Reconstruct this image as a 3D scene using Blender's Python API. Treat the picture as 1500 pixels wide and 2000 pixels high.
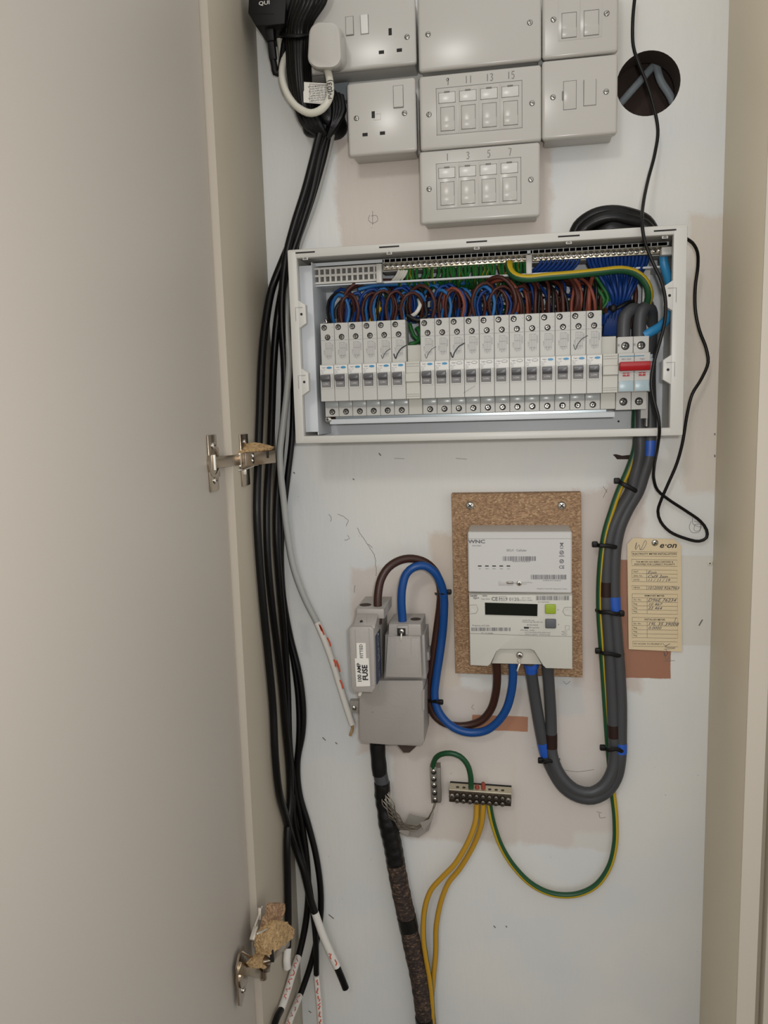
import bpy, bmesh, math, random
from mathutils import Vector, Matrix
from mathutils.geometry import tessellate_polygon
random.seed(7)
for o in list(bpy.data.objects): bpy.data.objects.remove(o)
SC = bpy.context.scene
COL = SC.collection
# ---------------------------------------------------------------- camera (1500x2000 frame)
D = 1.035                      # distance of the lens from the back wall (m)
FOC = 1500.0
def _rot(r, p, y):
    cr, sr, cp, sp, cy, sy = math.cos(r), math.sin(r), math.cos(p), math.sin(p), math.cos(y), math.sin(y)
    return (Matrix(((cr, -sr, 0), (sr, cr, 0), (0, 0, 1))) @ Matrix(((1, 0, 0), (0, cp, -sp), (0, sp, cp)))
            @ Matrix(((cy, 0, sy), (0, 1, 0), (-sy, 0, cy))))
CM = _rot(math.radians(-1.6427), math.radians(7.6702), math.radians(9.6569))   # world(x,down,in) -> camera
cam_d = bpy.data.cameras.new('camera'); cam = bpy.data.objects.new('camera', cam_d); COL.objects.link(cam)
cam_d.sensor_fit = 'VERTICAL'; cam_d.sensor_height = 36.0; cam_d.lens = 36.0 * FOC / 2000.0
cam_d.clip_start = 0.02
def _w(v): return Vector((v[0], v[2], -v[1]))      # (x, down, in) -> (X, Y, Z)
cx_, cy_, cz_ = _w(CM[0]), _w(CM[1]), _w(CM[2])
m3 = Matrix((cx_, -cy_, -cz_)).transposed()
cam.matrix_world = Matrix.Translation((0, -D, 0)) @ m3.to_4x4()
SC.camera = cam
# ---------------------------------------------------------------- world, lamps, exposure
SC.view_settings.view_transform = 'Standard'; SC.view_settings.look = 'None'
SC.view_settings.gamma = 1.0; SC.view_settings.use_curve_mapping = False
SC.view_settings.exposure = 0.0
W = bpy.data.worlds.new('world'); SC.world = W; W.use_nodes = True
W.node_tree.nodes['Background'].inputs[0].default_value = (1.0, 0.985, 0.975, 1)
W.node_tree.nodes['Background'].inputs[1].default_value = .85
def area_lamp(name, loc, target, size, power, colour):
    l = bpy.data.lights.new(name, 'AREA'); l.shape = 'RECTANGLE'; l.size = size; l.size_y = size * .8; l.energy = power; l.color = colour
    o = bpy.data.objects.new(name, l); COL.objects.link(o); o.location = loc
    o.rotation_euler = (Vector(target) - Vector(loc)).to_track_quat('-Z', 'Y').to_euler()
    return o
area_lamp('ceiling_panel', (-0.36, -1.95, 0.97), (0.0, 0, -0.1), 0.24, 5.0, (1.0, 0.97, 0.92))
area_lamp('phone_torch', (0.035, -1.03, 0.03), (-0.05, 0, -.02), 0.03, 2.3, (1.0, 0.975, 0.95))

# ---------------------------------------------------------------- helpers: pixel ray -> point on a real plane
def U(px, py):
    v = Vector(((px - 750) / FOC, (py - 1000) / FOC, 1.0))
    r = CM.transposed() @ v
    return r[0] / r[2], -r[1] / r[2]
def P(px, py, d=0.0):                       # d = distance in front of the back wall
    u = U(px, py); k = D - d
    return Vector((u[0] * k, -d, u[1] * k))
def PX(px, py, X):                          # point on the plane x = X
    u = U(px, py); k = X / u[0]
    return Vector((X, -(D - k), u[1] * k))

# ---------------------------------------------------------------- materials
def S(h):
    h = h.lstrip('#'); c = [int(h[i:i + 2], 16) / 255 for i in (0, 2, 4)]
    return tuple(x / 12.92 if x <= .04045 else ((x + .055) / 1.055) ** 2.4 for x in c) + (1,)
def mat(name, col, rough=.5, metal=0.0, bump=0.0, scale=60, var=0.0, coat=0.0, spec=.5, vscale=None, alpha=1.0, trans=0.0, emit=0.0):
    m = bpy.data.materials.new(name); m.use_nodes = True; nt = m.node_tree; b = nt.nodes['Principled BSDF']
    c = S(col) if isinstance(col, str) else col
    b.inputs['Base Color'].default_value = c; b.inputs['Roughness'].default_value = rough
    b.inputs['Metallic'].default_value = metal; b.inputs['Specular IOR Level'].default_value = spec; b.inputs['Coat Weight'].default_value = coat
    b.inputs['Coat Roughness'].default_value = .12
    if alpha < 1: b.inputs['Alpha'].default_value = alpha
    if trans: b.inputs['Transmission Weight'].default_value = trans
    tc = nt.nodes.new('ShaderNodeTexCoord')
    if var or bump:
        n = nt.nodes.new('ShaderNodeTexNoise'); n.inputs['Scale'].default_value = vscale or scale; n.inputs['Detail'].default_value = 6
        nt.links.new(tc.outputs['Object'], n.inputs['Vector'])
    if var:
        r = nt.nodes.new('ShaderNodeMapRange'); r.inputs[1].default_value = .3; r.inputs[2].default_value = .7
        r.inputs[3].default_value = 1 - var; r.inputs[4].default_value = 1 + var
        mx = nt.nodes.new('ShaderNodeVectorMath'); mx.operation = 'SCALE'; mx.inputs[0].default_value = c[:3]
        nt.links.new(n.outputs['Fac'], r.inputs[0]); nt.links.new(r.outputs[0], mx.inputs['Scale'])
        nt.links.new(mx.outputs[0], b.inputs['Base Color'])
    if bump:
        n2 = nt.nodes.new('ShaderNodeTexNoise'); n2.inputs['Scale'].default_value = scale * 3; n2.inputs['Detail'].default_value = 4
        nt.links.new(tc.outputs['Object'], n2.inputs['Vector'])
        bp = nt.nodes.new('ShaderNodeBump'); bp.inputs['Strength'].default_value = bump; bp.inputs['Distance'].default_value = .002
        nt.links.new(n2.outputs['Fac'], bp.inputs['Height']); nt.links.new(bp.outputs[0], b.inputs['Normal'])
    return m
M = {}
M['plate'] = mat('white_plate_plastic', '#b9b6af', .22, spec=.34)
M['plate2'] = mat('white_box_plastic', '#b9b7b2', .4)
M['groove'] = mat('groove_shade', '#6d6a65', .6)
M['dark'] = mat('dark_recess', '#15120f', .7)
M['chrome'] = mat('bright_screw_metal', '#dedad2', .18, 1.0)
M['nickel'] = mat('nickel_hinge_metal', '#b3a695', .24, 1.0, bump=.08, scale=40)
M['nickel_light'] = mat('nickel_edge', '#e6dfd2', .3, .6)
M['zinc'] = mat('zinc_screw', '#c8c6c0', .35, .9)
M['brass'] = mat('brass', '#c4bda6', .35, .7)
M['black'] = mat('black_sheath', '#080707', .36, spec=.3, bump=.08, scale=50)
M['blackr'] = mat('black_rubber', '#0b0a0a', .5, spec=.3)
M['tape'] = mat('black_tape', '#090808', .38, spec=.35, bump=.5, scale=30)
M['white_flex'] = mat('white_flex', '#d3d0c2', .4)
M['grey_flex'] = mat('grey_flex', '#a9a9a4', .45)
M['tail'] = mat('grey_tail_sheath', '#424345', .42, spec=.35, bump=.05)
M['brown'] = mat('brown_sheath', '#371d14', .4, spec=.4)
M['blue'] = mat('blue_sheath', '#0d4484', .38, spec=.4)
M['bluetape'] = mat('blue_tape', '#1d52ad', .4)
M['browntape'] = mat('brown_tape', '#27150f', .5, spec=.3)
M['yellow'] = mat('earth_yellow', '#b89a20', .38, spec=.4)
M['yellow2'] = mat('earth_yellow_old', '#b58a24', .4)
M['green'] = mat('earth_green', '#17482a', .4, spec=.4)
M['greenw'] = mat('green_wire', '#1d5c28', .42, spec=.3)
M['wblue'] = mat('blue_wire', '#11336f', .42, spec=.3)
M['wblue2'] = mat('light_blue_wire', '#235f96', .42, spec=.3)
M['skyblue'] = mat('sky_blue_wire', '#2b80b2', .4)
M['wbrown'] = mat('brown_wire', '#42211a', .42, spec=.3)
M['wred'] = mat('red_brown_wire', '#7a3f30', .42, spec=.3)
M['wblack'] = mat('black_wire', '#141212', .42, spec=.3)
M['wgrey'] = mat('grey_wire', '#7f868a', .42, spec=.3)
M['wwhite'] = mat('white_wire', '#c9c7bd', .4)
M['steel'] = mat('white_coated_steel', '#c3c1ba', .36, spec=.35)
M['steel_in'] = mat('inner_steel', '#ccd0d2', .38, spec=.4)
M['rcbo'] = mat('breaker_grey_plastic', '#b8b7b1', .4, spec=.35)
M['rcbo2'] = mat('blank_grey_plastic', '#bbb9af', .42, spec=.35)
M['lever'] = mat('lever_grey', '#565557', .35)
M['lever2'] = mat('lever_light_face', '#7c7b7b', .35)
M['label'] = mat('white_label', '#d4d3cd', .5)
M['labelwin'] = mat('label_window', '#c9c7c1', .25)
M['winband'] = mat('grey_window', '#9fa2a1', .25)
M['dullscrew'] = mat('dull_screw', '#77716a', .42, .85)
M['labelblue'] = mat('blue_oval', '#2c7fa8', .4)
M['ink'] = mat('grey_print', '#66646a', .6)
M['black_ink'] = mat('black_print', '#1b1a1d', .5)
M['pencil'] = mat('pencil', '#6b6760', .6)
M['pen'] = mat('black_marker', '#141318', .5)
M['red'] = mat('red_plastic', '#a01018', .3)
M['bluegrey'] = mat('blue_grey_plastic', '#9fb2b8', .3)
M['teal'] = mat('teal_print', '#2b7c93', .4)
M['dingrey'] = mat('din_rail_zinc', '#8f979a', .3, .8)
M['meter'] = mat('meter_white', '#c2c0b6', .4, spec=.4)
M['metercover'] = mat('hub_white', '#c3c2be', .38, spec=.4)
M['meterlow'] = mat('meter_cover', '#c2bfb3', .4)
M['meteredge'] = mat('meter_edge', '#bdb499', .5)
M['lcd'] = mat('lcd_dark', '#0e1107', .3, spec=.15)
M['gbtn'] = mat('green_button', '#8ea424', .45)
M['dbtn'] = mat('dark_button', '#55565a', .5)
M['fusegrey'] = mat('cutout_grey', '#a09b95', .42, bump=.1, scale=80)
M['fusegrey2'] = mat('cutout_light_grey', '#a5a19b', .42)
M['fusedark'] = mat('cutout_base_grey', '#97928c', .45, bump=.1, scale=80)
M['navy'] = mat('navy_label', '#1b2748', .4)
M['paper'] = mat('paper_white', '#dad7cf', .6)
M['tag'] = mat('buff_card', '#d6c4a0', .65, bump=.1, var=.02)
M['lead'] = mat('lead_terminal', '#8b867e', .4, .6)
M['brassd'] = mat('dark_brass', '#4a4238', .35, .8)
M['pvc'] = mat('grey_pvc', '#8f8a82', .35)
M['orange_ink'] = mat('orange_marker', '#c8502f', .5)
M['braid'] = mat('braid_metal', '#8b8376', .35, .8)
M['termdark'] = mat('dull_terminal_metal', '#a7a49c', .3, .95)
M['foam'] = mat('dark_foam', '#23221f', .8)
M['copper'] = mat('copper', '#a05a3c', .4, .7)
M['cavity'] = mat('cavity_brown', '#3c2f28', .9, bump=.4, scale=20, var=.2)
M['redterm'] = mat('rust_red_wire_end', '#8a3b2a', .5)
M['door'] = mat('beige_laminate', '#bdb6ab', .45, bump=.03, scale=120)
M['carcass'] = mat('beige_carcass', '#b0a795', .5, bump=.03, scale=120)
M['carcass_right_lit'] = mat('beige_carcass_right_lit', '#d8cdb6', .5, bump=.03, scale=120)  # carcass beige made paler, painting more light onto the right panel
M['carcass_edge'] = mat('beige_edge_band', '#c0b7a8', .45)
M['floor'] = mat('floor_grey', '#5e5246', .6, var=.1)
M['ceil'] = mat('ceiling_white', '#d8d5cc', .8)

def speckle(name, cols, scale, bump=.4):
    m = bpy.data.materials.new(name); m.use_nodes = True; nt = m.node_tree; b = nt.nodes['Principled BSDF']
    tc = nt.nodes.new('ShaderNodeTexCoord')
    mp = nt.nodes.new('ShaderNodeMapping'); mp.inputs['Scale'].default_value = (1, 1, 1.6)
    v = nt.nodes.new('ShaderNodeTexVoronoi'); v.inputs['Scale'].default_value = scale
    n = nt.nodes.new('ShaderNodeTexNoise'); n.inputs['Scale'].default_value = scale * 1.3; n.inputs['Detail'].default_value = 3
    nt.links.new(tc.outputs['Object'], mp.inputs[0]); nt.links.new(mp.outputs[0], v.inputs['Vector']); nt.links.new(mp.outputs[0], n.inputs['Vector'])
    sp = nt.nodes.new('ShaderNodeSeparateColor'); nt.links.new(v.outputs['Color'], sp.inputs[0])
    ad = nt.nodes.new('ShaderNodeMath'); ad.operation = 'ADD'; nt.links.new(sp.outputs[0], ad.inputs[0]); nt.links.new(n.outputs['Fac'], ad.inputs[1])
    hl = nt.nodes.new('ShaderNodeMath'); hl.operation = 'MULTIPLY'; hl.inputs[1].default_value = .5; nt.links.new(ad.outputs[0], hl.inputs[0])
    cr = nt.nodes.new('ShaderNodeValToRGB'); e = cr.color_ramp
    e.elements[0].position = .15; e.elements[0].color = S(cols[0]); e.elements[1].position = .85; e.elements[1].color = S(cols[-1])
    for i, c in enumerate(cols[1:-1]):
        x = e.elements.new(.15 + .7 * (i + 1) / (len(cols) - 1)); x.color = S(c)
    nt.links.new(hl.outputs[0], cr.inputs[0]); nt.links.new(cr.outputs[0], b.inputs['Base Color'])
    bp = nt.nodes.new('ShaderNodeBump'); bp.inputs['Strength'].default_value = bump; bp.inputs['Distance'].default_value = .001
    nt.links.new(hl.outputs[0], bp.inputs['Height']); nt.links.new(bp.outputs[0], b.inputs['Normal'])
    b.inputs['Roughness'].default_value = .8
    return m
M['chip'] = speckle('chipboard', ['#6b4f38', '#8a6c50', '#98795b', '#a98a6a', '#c9aa84'], 420)
M['chip2'] = speckle('torn_chipboard', ['#7b603f', '#a88a60', '#b8996c', '#c4a67a'], 380, .8)
M['oldcable'] = speckle('jute_cable', ['#151110', '#241b17', '#30251f', '#4a382c', '#79604c'], 260, .8)

# ---------------------------------------------------------------- mesh helpers
def box(x0, x1, y0, y1, z0, z1, bev=0.0, seg=2):
    bm = bmesh.new()
    if x0 > x1: x0, x1 = x1, x0
    if y0 > y1: y0, y1 = y1, y0
    if z0 > z1: z0, z1 = z1, z0
    bmesh.ops.create_cube(bm, size=1)
    for v in bm.verts:
        v.co = Vector(((x0 + x1) / 2 + v.co.x * (x1 - x0), (y0 + y1) / 2 + v.co.y * (y1 - y0), (z0 + z1) / 2 + v.co.z * (z1 - z0)))
    if bev > 0: bmesh.ops.bevel(bm, geom=bm.edges[:], offset=bev, segments=seg, profile=.5, affect='EDGES')
    return bm
def cbox(c, sx, sy, sz, bev=0.0, seg=2):
    return box(c[0] - sx / 2, c[0] + sx / 2, c[1] - sy / 2, c[1] + sy / 2, c[2] - sz / 2, c[2] + sz / 2, bev, seg)
def jn(*bms):
    out = bms[0]
    for b in bms[1:]:
        me = bpy.data.meshes.new('t'); b.to_mesh(me); b.free(); out.from_mesh(me); bpy.data.meshes.remove(me)
    return out
def setm(bm, i):
    for f in bm.faces: f.material_index = i
    return bm
def prism(pts, df, db, bev=0.0, seg=2):
    """outline: world (x,z) pairs, extruded between distances df (front) and db (back) from the wall"""
    bm = bmesh.new()
    a = [bm.verts.new((p[0], -df, p[1])) for p in pts]; b = [bm.verts.new((p[0], -db, p[1])) for p in pts]
    fa = bm.faces.new(a); bm.faces.new(list(reversed(b)))
    n = len(pts)
    for i in range(n): bm.faces.new((a[i], b[i], b[(i + 1) % n], a[(i + 1) % n]))
    bmesh.ops.recalc_face_normals(bm, faces=bm.faces[:])
    if bev > 0:
        es = [e for e in bm.edges if (e.verts[0] in a and e.verts[1] in a)]
        bmesh.ops.bevel(bm, geom=es, offset=bev, segments=seg, profile=.5, affect='EDGES')
    return bm
def pprism(pxs, df, db, bev=0.0, seg=2):
    return prism([(P(x, y, df)[0], P(x, y, df)[2]) for x, y in pxs], df, db, bev, seg)
def loft(ringA, ringB, capA=True, capB=True):
    bm = bmesh.new(); a = [bm.verts.new(p) for p in ringA]; b = [bm.verts.new(p) for p in ringB]; n = len(a)
    for i in range(n): bm.faces.new((a[i], a[(i + 1) % n], b[(i + 1) % n], b[i]))
    if capA: bm.faces.new(a)
    if capB: bm.faces.new(b)
    bmesh.ops.recalc_face_normals(bm, faces=bm.faces[:])
    return bm
def lathe(prof, c, axis='Y', n=20):
    """prof = [(r, h)] ; h along -Y (out of the wall) from centre c, or along +Z"""
    bm = bmesh.new(); rings = []
    for r, h in prof:
        ring = []
        for k in range(n):
            t = 2 * math.pi * k / n
            if axis == 'Y': p = (c[0] + r * math.cos(t), c[1] - h, c[2] + r * math.sin(t))
            elif axis == 'Z': p = (c[0] + r * math.cos(t), c[1] + r * math.sin(t), c[2] + h)
            else: p = (c[0] + h, c[1] + r * math.cos(t), c[2] + r * math.sin(t))
            ring.append(bm.verts.new(p))
        rings.append(ring)
    for a, b in zip(rings, rings[1:]):
        for k in range(n): bm.faces.new((a[k], a[(k + 1) % n], b[(k + 1) % n], b[k]))
    bm.faces.new(rings[0]); bm.faces.new(rings[-1])
    bmesh.ops.recalc_face_normals(bm, faces=bm.faces[:])
    return bm
def spline(pts, step=.004):
    pts = [Vector(p) for p in pts]; out = []
    q = [pts[0] * 2 - pts[1]] + pts + [pts[-1] * 2 - pts[-2]]
    for i in range(1, len(q) - 2):
        p0, p1, p2, p3 = q[i - 1], q[i], q[i + 1], q[i + 2]
        n = max(2, min(14, int((p2 - p1).length / step)))
        t1 = max((p1 - p0).length, 1e-6) ** .5; t2 = max((p2 - p1).length, 1e-6) ** .5; t3 = max((p3 - p2).length, 1e-6) ** .5
        m1 = ((p1 - p0) / t1 - (p2 - p0) / (t1 + t2) + (p2 - p1) / t2) * t2
        m2 = ((p2 - p1) / t2 - (p3 - p1) / (t2 + t3) + (p3 - p2) / t3) * t2
        for k in range(n):
            s = k / n
            out.append((2 * s ** 3 - 3 * s * s + 1) * p1 + (s ** 3 - 2 * s * s + s) * m1 + (-2 * s ** 3 + 3 * s * s) * p2 + (s ** 3 - s * s) * m2)
    out.append(pts[-1]); return out
def tube(path, r, n=10, stripe=None, smooth=True, flat=1.0):
    """stripe=(centre angle, width) marks the second material along the tube; r float or list"""
    bm = bmesh.new(); L = len(path); rings = []
    t0 = (path[1] - path[0]).normalized(); ref = Vector((0, -1, 0))
    if abs(t0.dot(ref)) > .95: ref = Vector((1, 0, 0))
    nrm = (ref - t0 * ref.dot(t0)).normalized()
    for i, p in enumerate(path):
        t = (path[min(i + 1, L - 1)] - path[max(i - 1, 0)]).normalized()
        nrm = (nrm - t * nrm.dot(t)); nrm = nrm.normalized() if nrm.length > 1e-6 else Vector((1, 0, 0))
        bn = t.cross(nrm); rr = r[i] if isinstance(r, (list, tuple)) else r
        rings.append([bm.verts.new(p + (nrm * math.cos(2 * math.pi * k / n) * flat + bn * math.sin(2 * math.pi * k / n)) * rr) for k in range(n)])
    for a, b in zip(rings, rings[1:]):
        for k in range(n):
            f = bm.faces.new((a[k], a[(k + 1) % n], b[(k + 1) % n], b[k]))
            if stripe:
                ang = 360 * (k + .5) / n; dd = abs((ang - stripe[0] + 180) % 360 - 180)
                if dd < stripe[1] / 2: f.material_index = 1
    bm.faces.new(rings[0]); bm.faces.new(rings[-1])
    bmesh.ops.recalc_face_normals(bm, faces=bm.faces[:])
    return bm
def bar(p0, p1, w, h, up=(0, 0, 1), bev=0.0):
    p0, p1 = Vector(p0), Vector(p1); t = (p1 - p0).normalized(); up = Vector(up)
    s = t.cross(up).normalized(); u = s.cross(t); L = (p1 - p0).length
    bm = bmesh.new(); bmesh.ops.create_cube(bm, size=1)
    if bev: 
        for v in bm.verts: v.co = Vector((v.co.x * L, v.co.y * w, v.co.z * h))
        bmesh.ops.bevel(bm, geom=bm.edges[:], offset=bev, segments=2, profile=.5, affect='EDGES')
        for v in bm.verts: v.co = (p0 + p1) / 2 + t * v.co.x + s * v.co.y + u * v.co.z
    else:
        for v in bm.verts: v.co = (p0 + p1) / 2 + t * v.co.x * L + s * v.co.y * w + u * v.co.z * h
    return bm
def text(s, c, size, ex=(1, 0, 0), ey=(0, 0, 1), align='CENTER', bold=0.0, shear=0.0, wide=1.0, res=2):
    cu = bpy.data.curves.new('t', 'FONT'); cu.body = s; cu.size = size; cu.align_x = align; cu.align_y = 'CENTER'
    cu.resolution_u = res; cu.offset = bold * .55; cu.shear = shear; cu.fill_mode = 'FRONT' if False else 'BOTH'
    ob = bpy.data.objects.new('t', cu); me = bpy.data.meshes.new_from_object(ob)
    bm = bmesh.new(); bm.from_mesh(me); bpy.data.objects.remove(ob); bpy.data.curves.remove(cu); bpy.data.meshes.remove(me)
    ex, ey, c = Vector(ex), Vector(ey), Vector(c)
    for v in bm.verts: v.co = c + ex * v.co.x * wide + ey * v.co.y
    return bm
def strokes(lines, w=.0006, lift=.0002):
    """flat pen strokes facing the room; lines are lists of world points"""
    bm = bmesh.new()
    for ln in lines:
        ln = [Vector(p) for p in ln]
        prev = None
        for i, p in enumerate(ln):
            t = ln[min(i + 1, len(ln) - 1)] - ln[max(i - 1, 0)]; s = Vector((-t.z, 0, t.x))
            s = s.normalized() * w / 2 if s.length > 1e-9 else Vector((w / 2, 0, 0))
            cur = (bm.verts.new(p + s + Vector((0, -lift, 0))), bm.verts.new(p - s + Vector((0, -lift, 0))))
            if prev: bm.faces.new((prev[0], prev[1], cur[1], cur[0]))
            prev = cur
    return bm
def arc(c, r, a0, a1, n=12, d=None):
    return [Vector((c[0] + r * math.cos(math.radians(a0 + (a1 - a0) * k / n)), c[1], c[2] + r * math.sin(math.radians(a0 + (a1 - a0) * k / n)))) for k in range(n + 1)]

# ---------------------------------------------------------------- object helpers
ORG = {}
def thing(name, label, cat, loc, group=None):
    o = bpy.data.objects.new(name, None); COL.objects.link(o); o.empty_display_size = .01
    o.location = loc; o['label'] = label; o['category'] = cat
    if group: o['group'] = group
    ORG[o.name] = Vector(loc); return o
def tag(o, label, cat, group=None, kind=None):
    o['label'] = label; o['category'] = cat
    if group: o['group'] = group
    if kind: o['kind'] = kind
    return o
def obj(name, bm, m, parent=None, label=None, ang=35, smooth=True):
    org = ORG[parent.name] if parent is not None else None
    if org is None:
        n = len(bm.verts); lo = Vector((min(v.co[i] for v in bm.verts) for i in range(3))); hi = Vector((max(v.co[i] for v in bm.verts) for i in range(3)))
        org = (lo + hi) / 2
    bmesh.ops.translate(bm, verts=bm.verts[:], vec=-org)
    me = bpy.data.meshes.new(name); bm.to_mesh(me); bm.free()
    for x in (m if isinstance(m, (list, tuple)) else [m]): me.materials.append(M[x])
    if smooth:
        me.shade_smooth(); tot = sum(p.area for p in me.polygons)
        for p in me.polygons:
            if p.area > 8e-5 or p.area > .1 * tot: p.use_smooth = False
        me.set_sharp_from_angle(angle=math.radians(ang))
    o = bpy.data.objects.new(name, me); COL.objects.link(o)
    if parent is not None: o.parent = parent
    else: o.location = org
    ORG[o.name] = org
    if label: o['label'] = label
    return o
def struct(name, bm, m, parent=None, **k):
    o = obj(name, bm, m, parent, **k)
    if parent is None: o['kind'] = 'structure'
    return o
def kids(o): return [c for c in ALLK.get(o.name, [])]
def copy_tree(o, parent=None, delta=None):
    c = o.copy(); COL.objects.link(c)
    if parent is not None: c.parent = parent
    if delta is not None: c.location = o.location + Vector(delta)
    ORG[c.name] = ORG.get(o.name, Vector()) + (Vector(delta) if delta is not None else (ORG[parent.name] - ORG[o.name] if parent is not None else Vector()))
    for ch in list(o.children):
        if ch.name in COL.objects: copy_tree(ch, c)
    return c
_scr = {}
def screw_mesh(kind, r):
    key = (kind, round(r, 5))
    if key in _scr: return _scr[key]
    bm = bmesh.new()
    if kind in ('pozi', 'dull'):         # pan head with a cross
        bm = jn(lathe([(r, 0), (r, .25 * r), (r * .75, .5 * r), (r * .35, .6 * r)], (0, 0, 0), n=16),
                setm(box(-r * .55, r * .55, -.62 * r, -.3 * r, -r * .13, r * .13), 1), setm(box(-r * .13, r * .13, -.62 * r, -.3 * r, -r * .55, r * .55), 1))
    elif kind == 'slot':       # slotted faceplate screw in a small dark rebate
        bm = jn(setm(lathe([(r * 1.15, 0), (r * 1.15, .0002)], (0, 0, 0), n=18), 1), lathe([(r, 0), (r, .3 * r), (r * .7, .45 * r)], (0, 0, 0), n=16),
                setm(box(-r * .85, r * .85, -.5 * r, -.2 * r, -r * .14, r * .14), 1))
    elif kind == 'term':       # terminal screw down a dark well
        bm = jn(setm(lathe([(r * 1.32, 0), (r * 1.32, .0003)], (0, 0, 0), n=18), 1), lathe([(r * .92, 0), (r * .92, .0005), (r * .72, .001)], (.1 * r, 0, -.16 * r), n=16),
                setm(box(-r * .8, r * .75, -.0012, -.0004, -r * .3, r * .06), 1), setm(box(-r * .2, r * .12, -.0012, -.0004, -r * .85, r * .6), 1))
    me = bpy.data.meshes.new('screw'); bm.to_mesh(me); bm.free()
    me.materials.append(M['termdark' if kind == 'slot' else 'dullscrew' if kind == 'dull' else 'termdark' if kind == 'term' else 'chrome']); me.materials.append(M['dark'])
    me.shade_smooth(); me.set_sharp_from_angle(angle=.7)
    _scr[key] = me; return me
def screw(parent, pos, r, kind='pozi', rot=None, name='screw'):
    o = bpy.data.objects.new(name, screw_mesh(kind, r)); COL.objects.link(o)
    pos = Vector(pos)
    o.rotation_euler = (0, random.uniform(0, 3.1) if rot is None else rot, 0)
    if parent is not None: o.parent = parent; o.location = pos - ORG[parent.name]
    else: o.location = pos
    ORG[o.name] = pos
    return o
def cable(name, pts, r, m, label=None, cat=None, group=None, parent=None, stripe=None, n=10, step=.005, flat=1.0):
    path = spline([P(*p) if not isinstance(p, Vector) else p for p in pts], step)
    o = obj(name, tube(path, r, n, stripe, flat=flat), m, parent, ang=60)
    if parent is None: tag(o, label, cat, group)
    elif label: o['label'] = label
    return o
ORDW = ['leftmost', 'second', 'third', 'fourth', 'fifth', 'sixth', 'seventh', 'eighth', 'ninth', 'tenth', 'eleventh', 'twelfth', 'thirteenth', 'fourteenth', 'fifteenth', 'sixteenth', 'seventeenth', 'eighteenth', 'nineteenth', 'twentieth'] + ['twenty-' + w for w in ('first', 'second', 'third', 'fourth', 'fifth', 'sixth', 'seventh', 'eighth', 'ninth')] + ['thirtieth', 'thirty-first', 'thirty-second', 'thirty-third', 'thirty-fourth']
DIG = {'1': [[(.5, 1), (.5, 0)]], '3': [[(.1, .9), (.5, 1), (.8, .8), (.4, .55), (.8, .3), (.5, 0), (.1, .1)]],
       '5': [[(.85, 1), (.25, 1), (.2, .6), (.6, .62), (.8, .3), (.5, 0), (.1, .1)]], '7': [[(.1, 1), (.8, 1), (.4, 0)]],
       '9': [[(.75, .75), (.5, 1), (.2, .8), (.4, .55), (.75, .7), (.75, .95), (.6, 0)]]}
def digits(s, c, h, y):
    out = []
    w = h * .62
    for i, ch in enumerate(s):
        x0 = c[0] + (i - len(s) / 2) * w
        for ln in DIG[ch]: out.append([Vector((x0 + a * w * .9, y, c[1] + b * h)) for a, b in ln])
    return out
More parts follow.
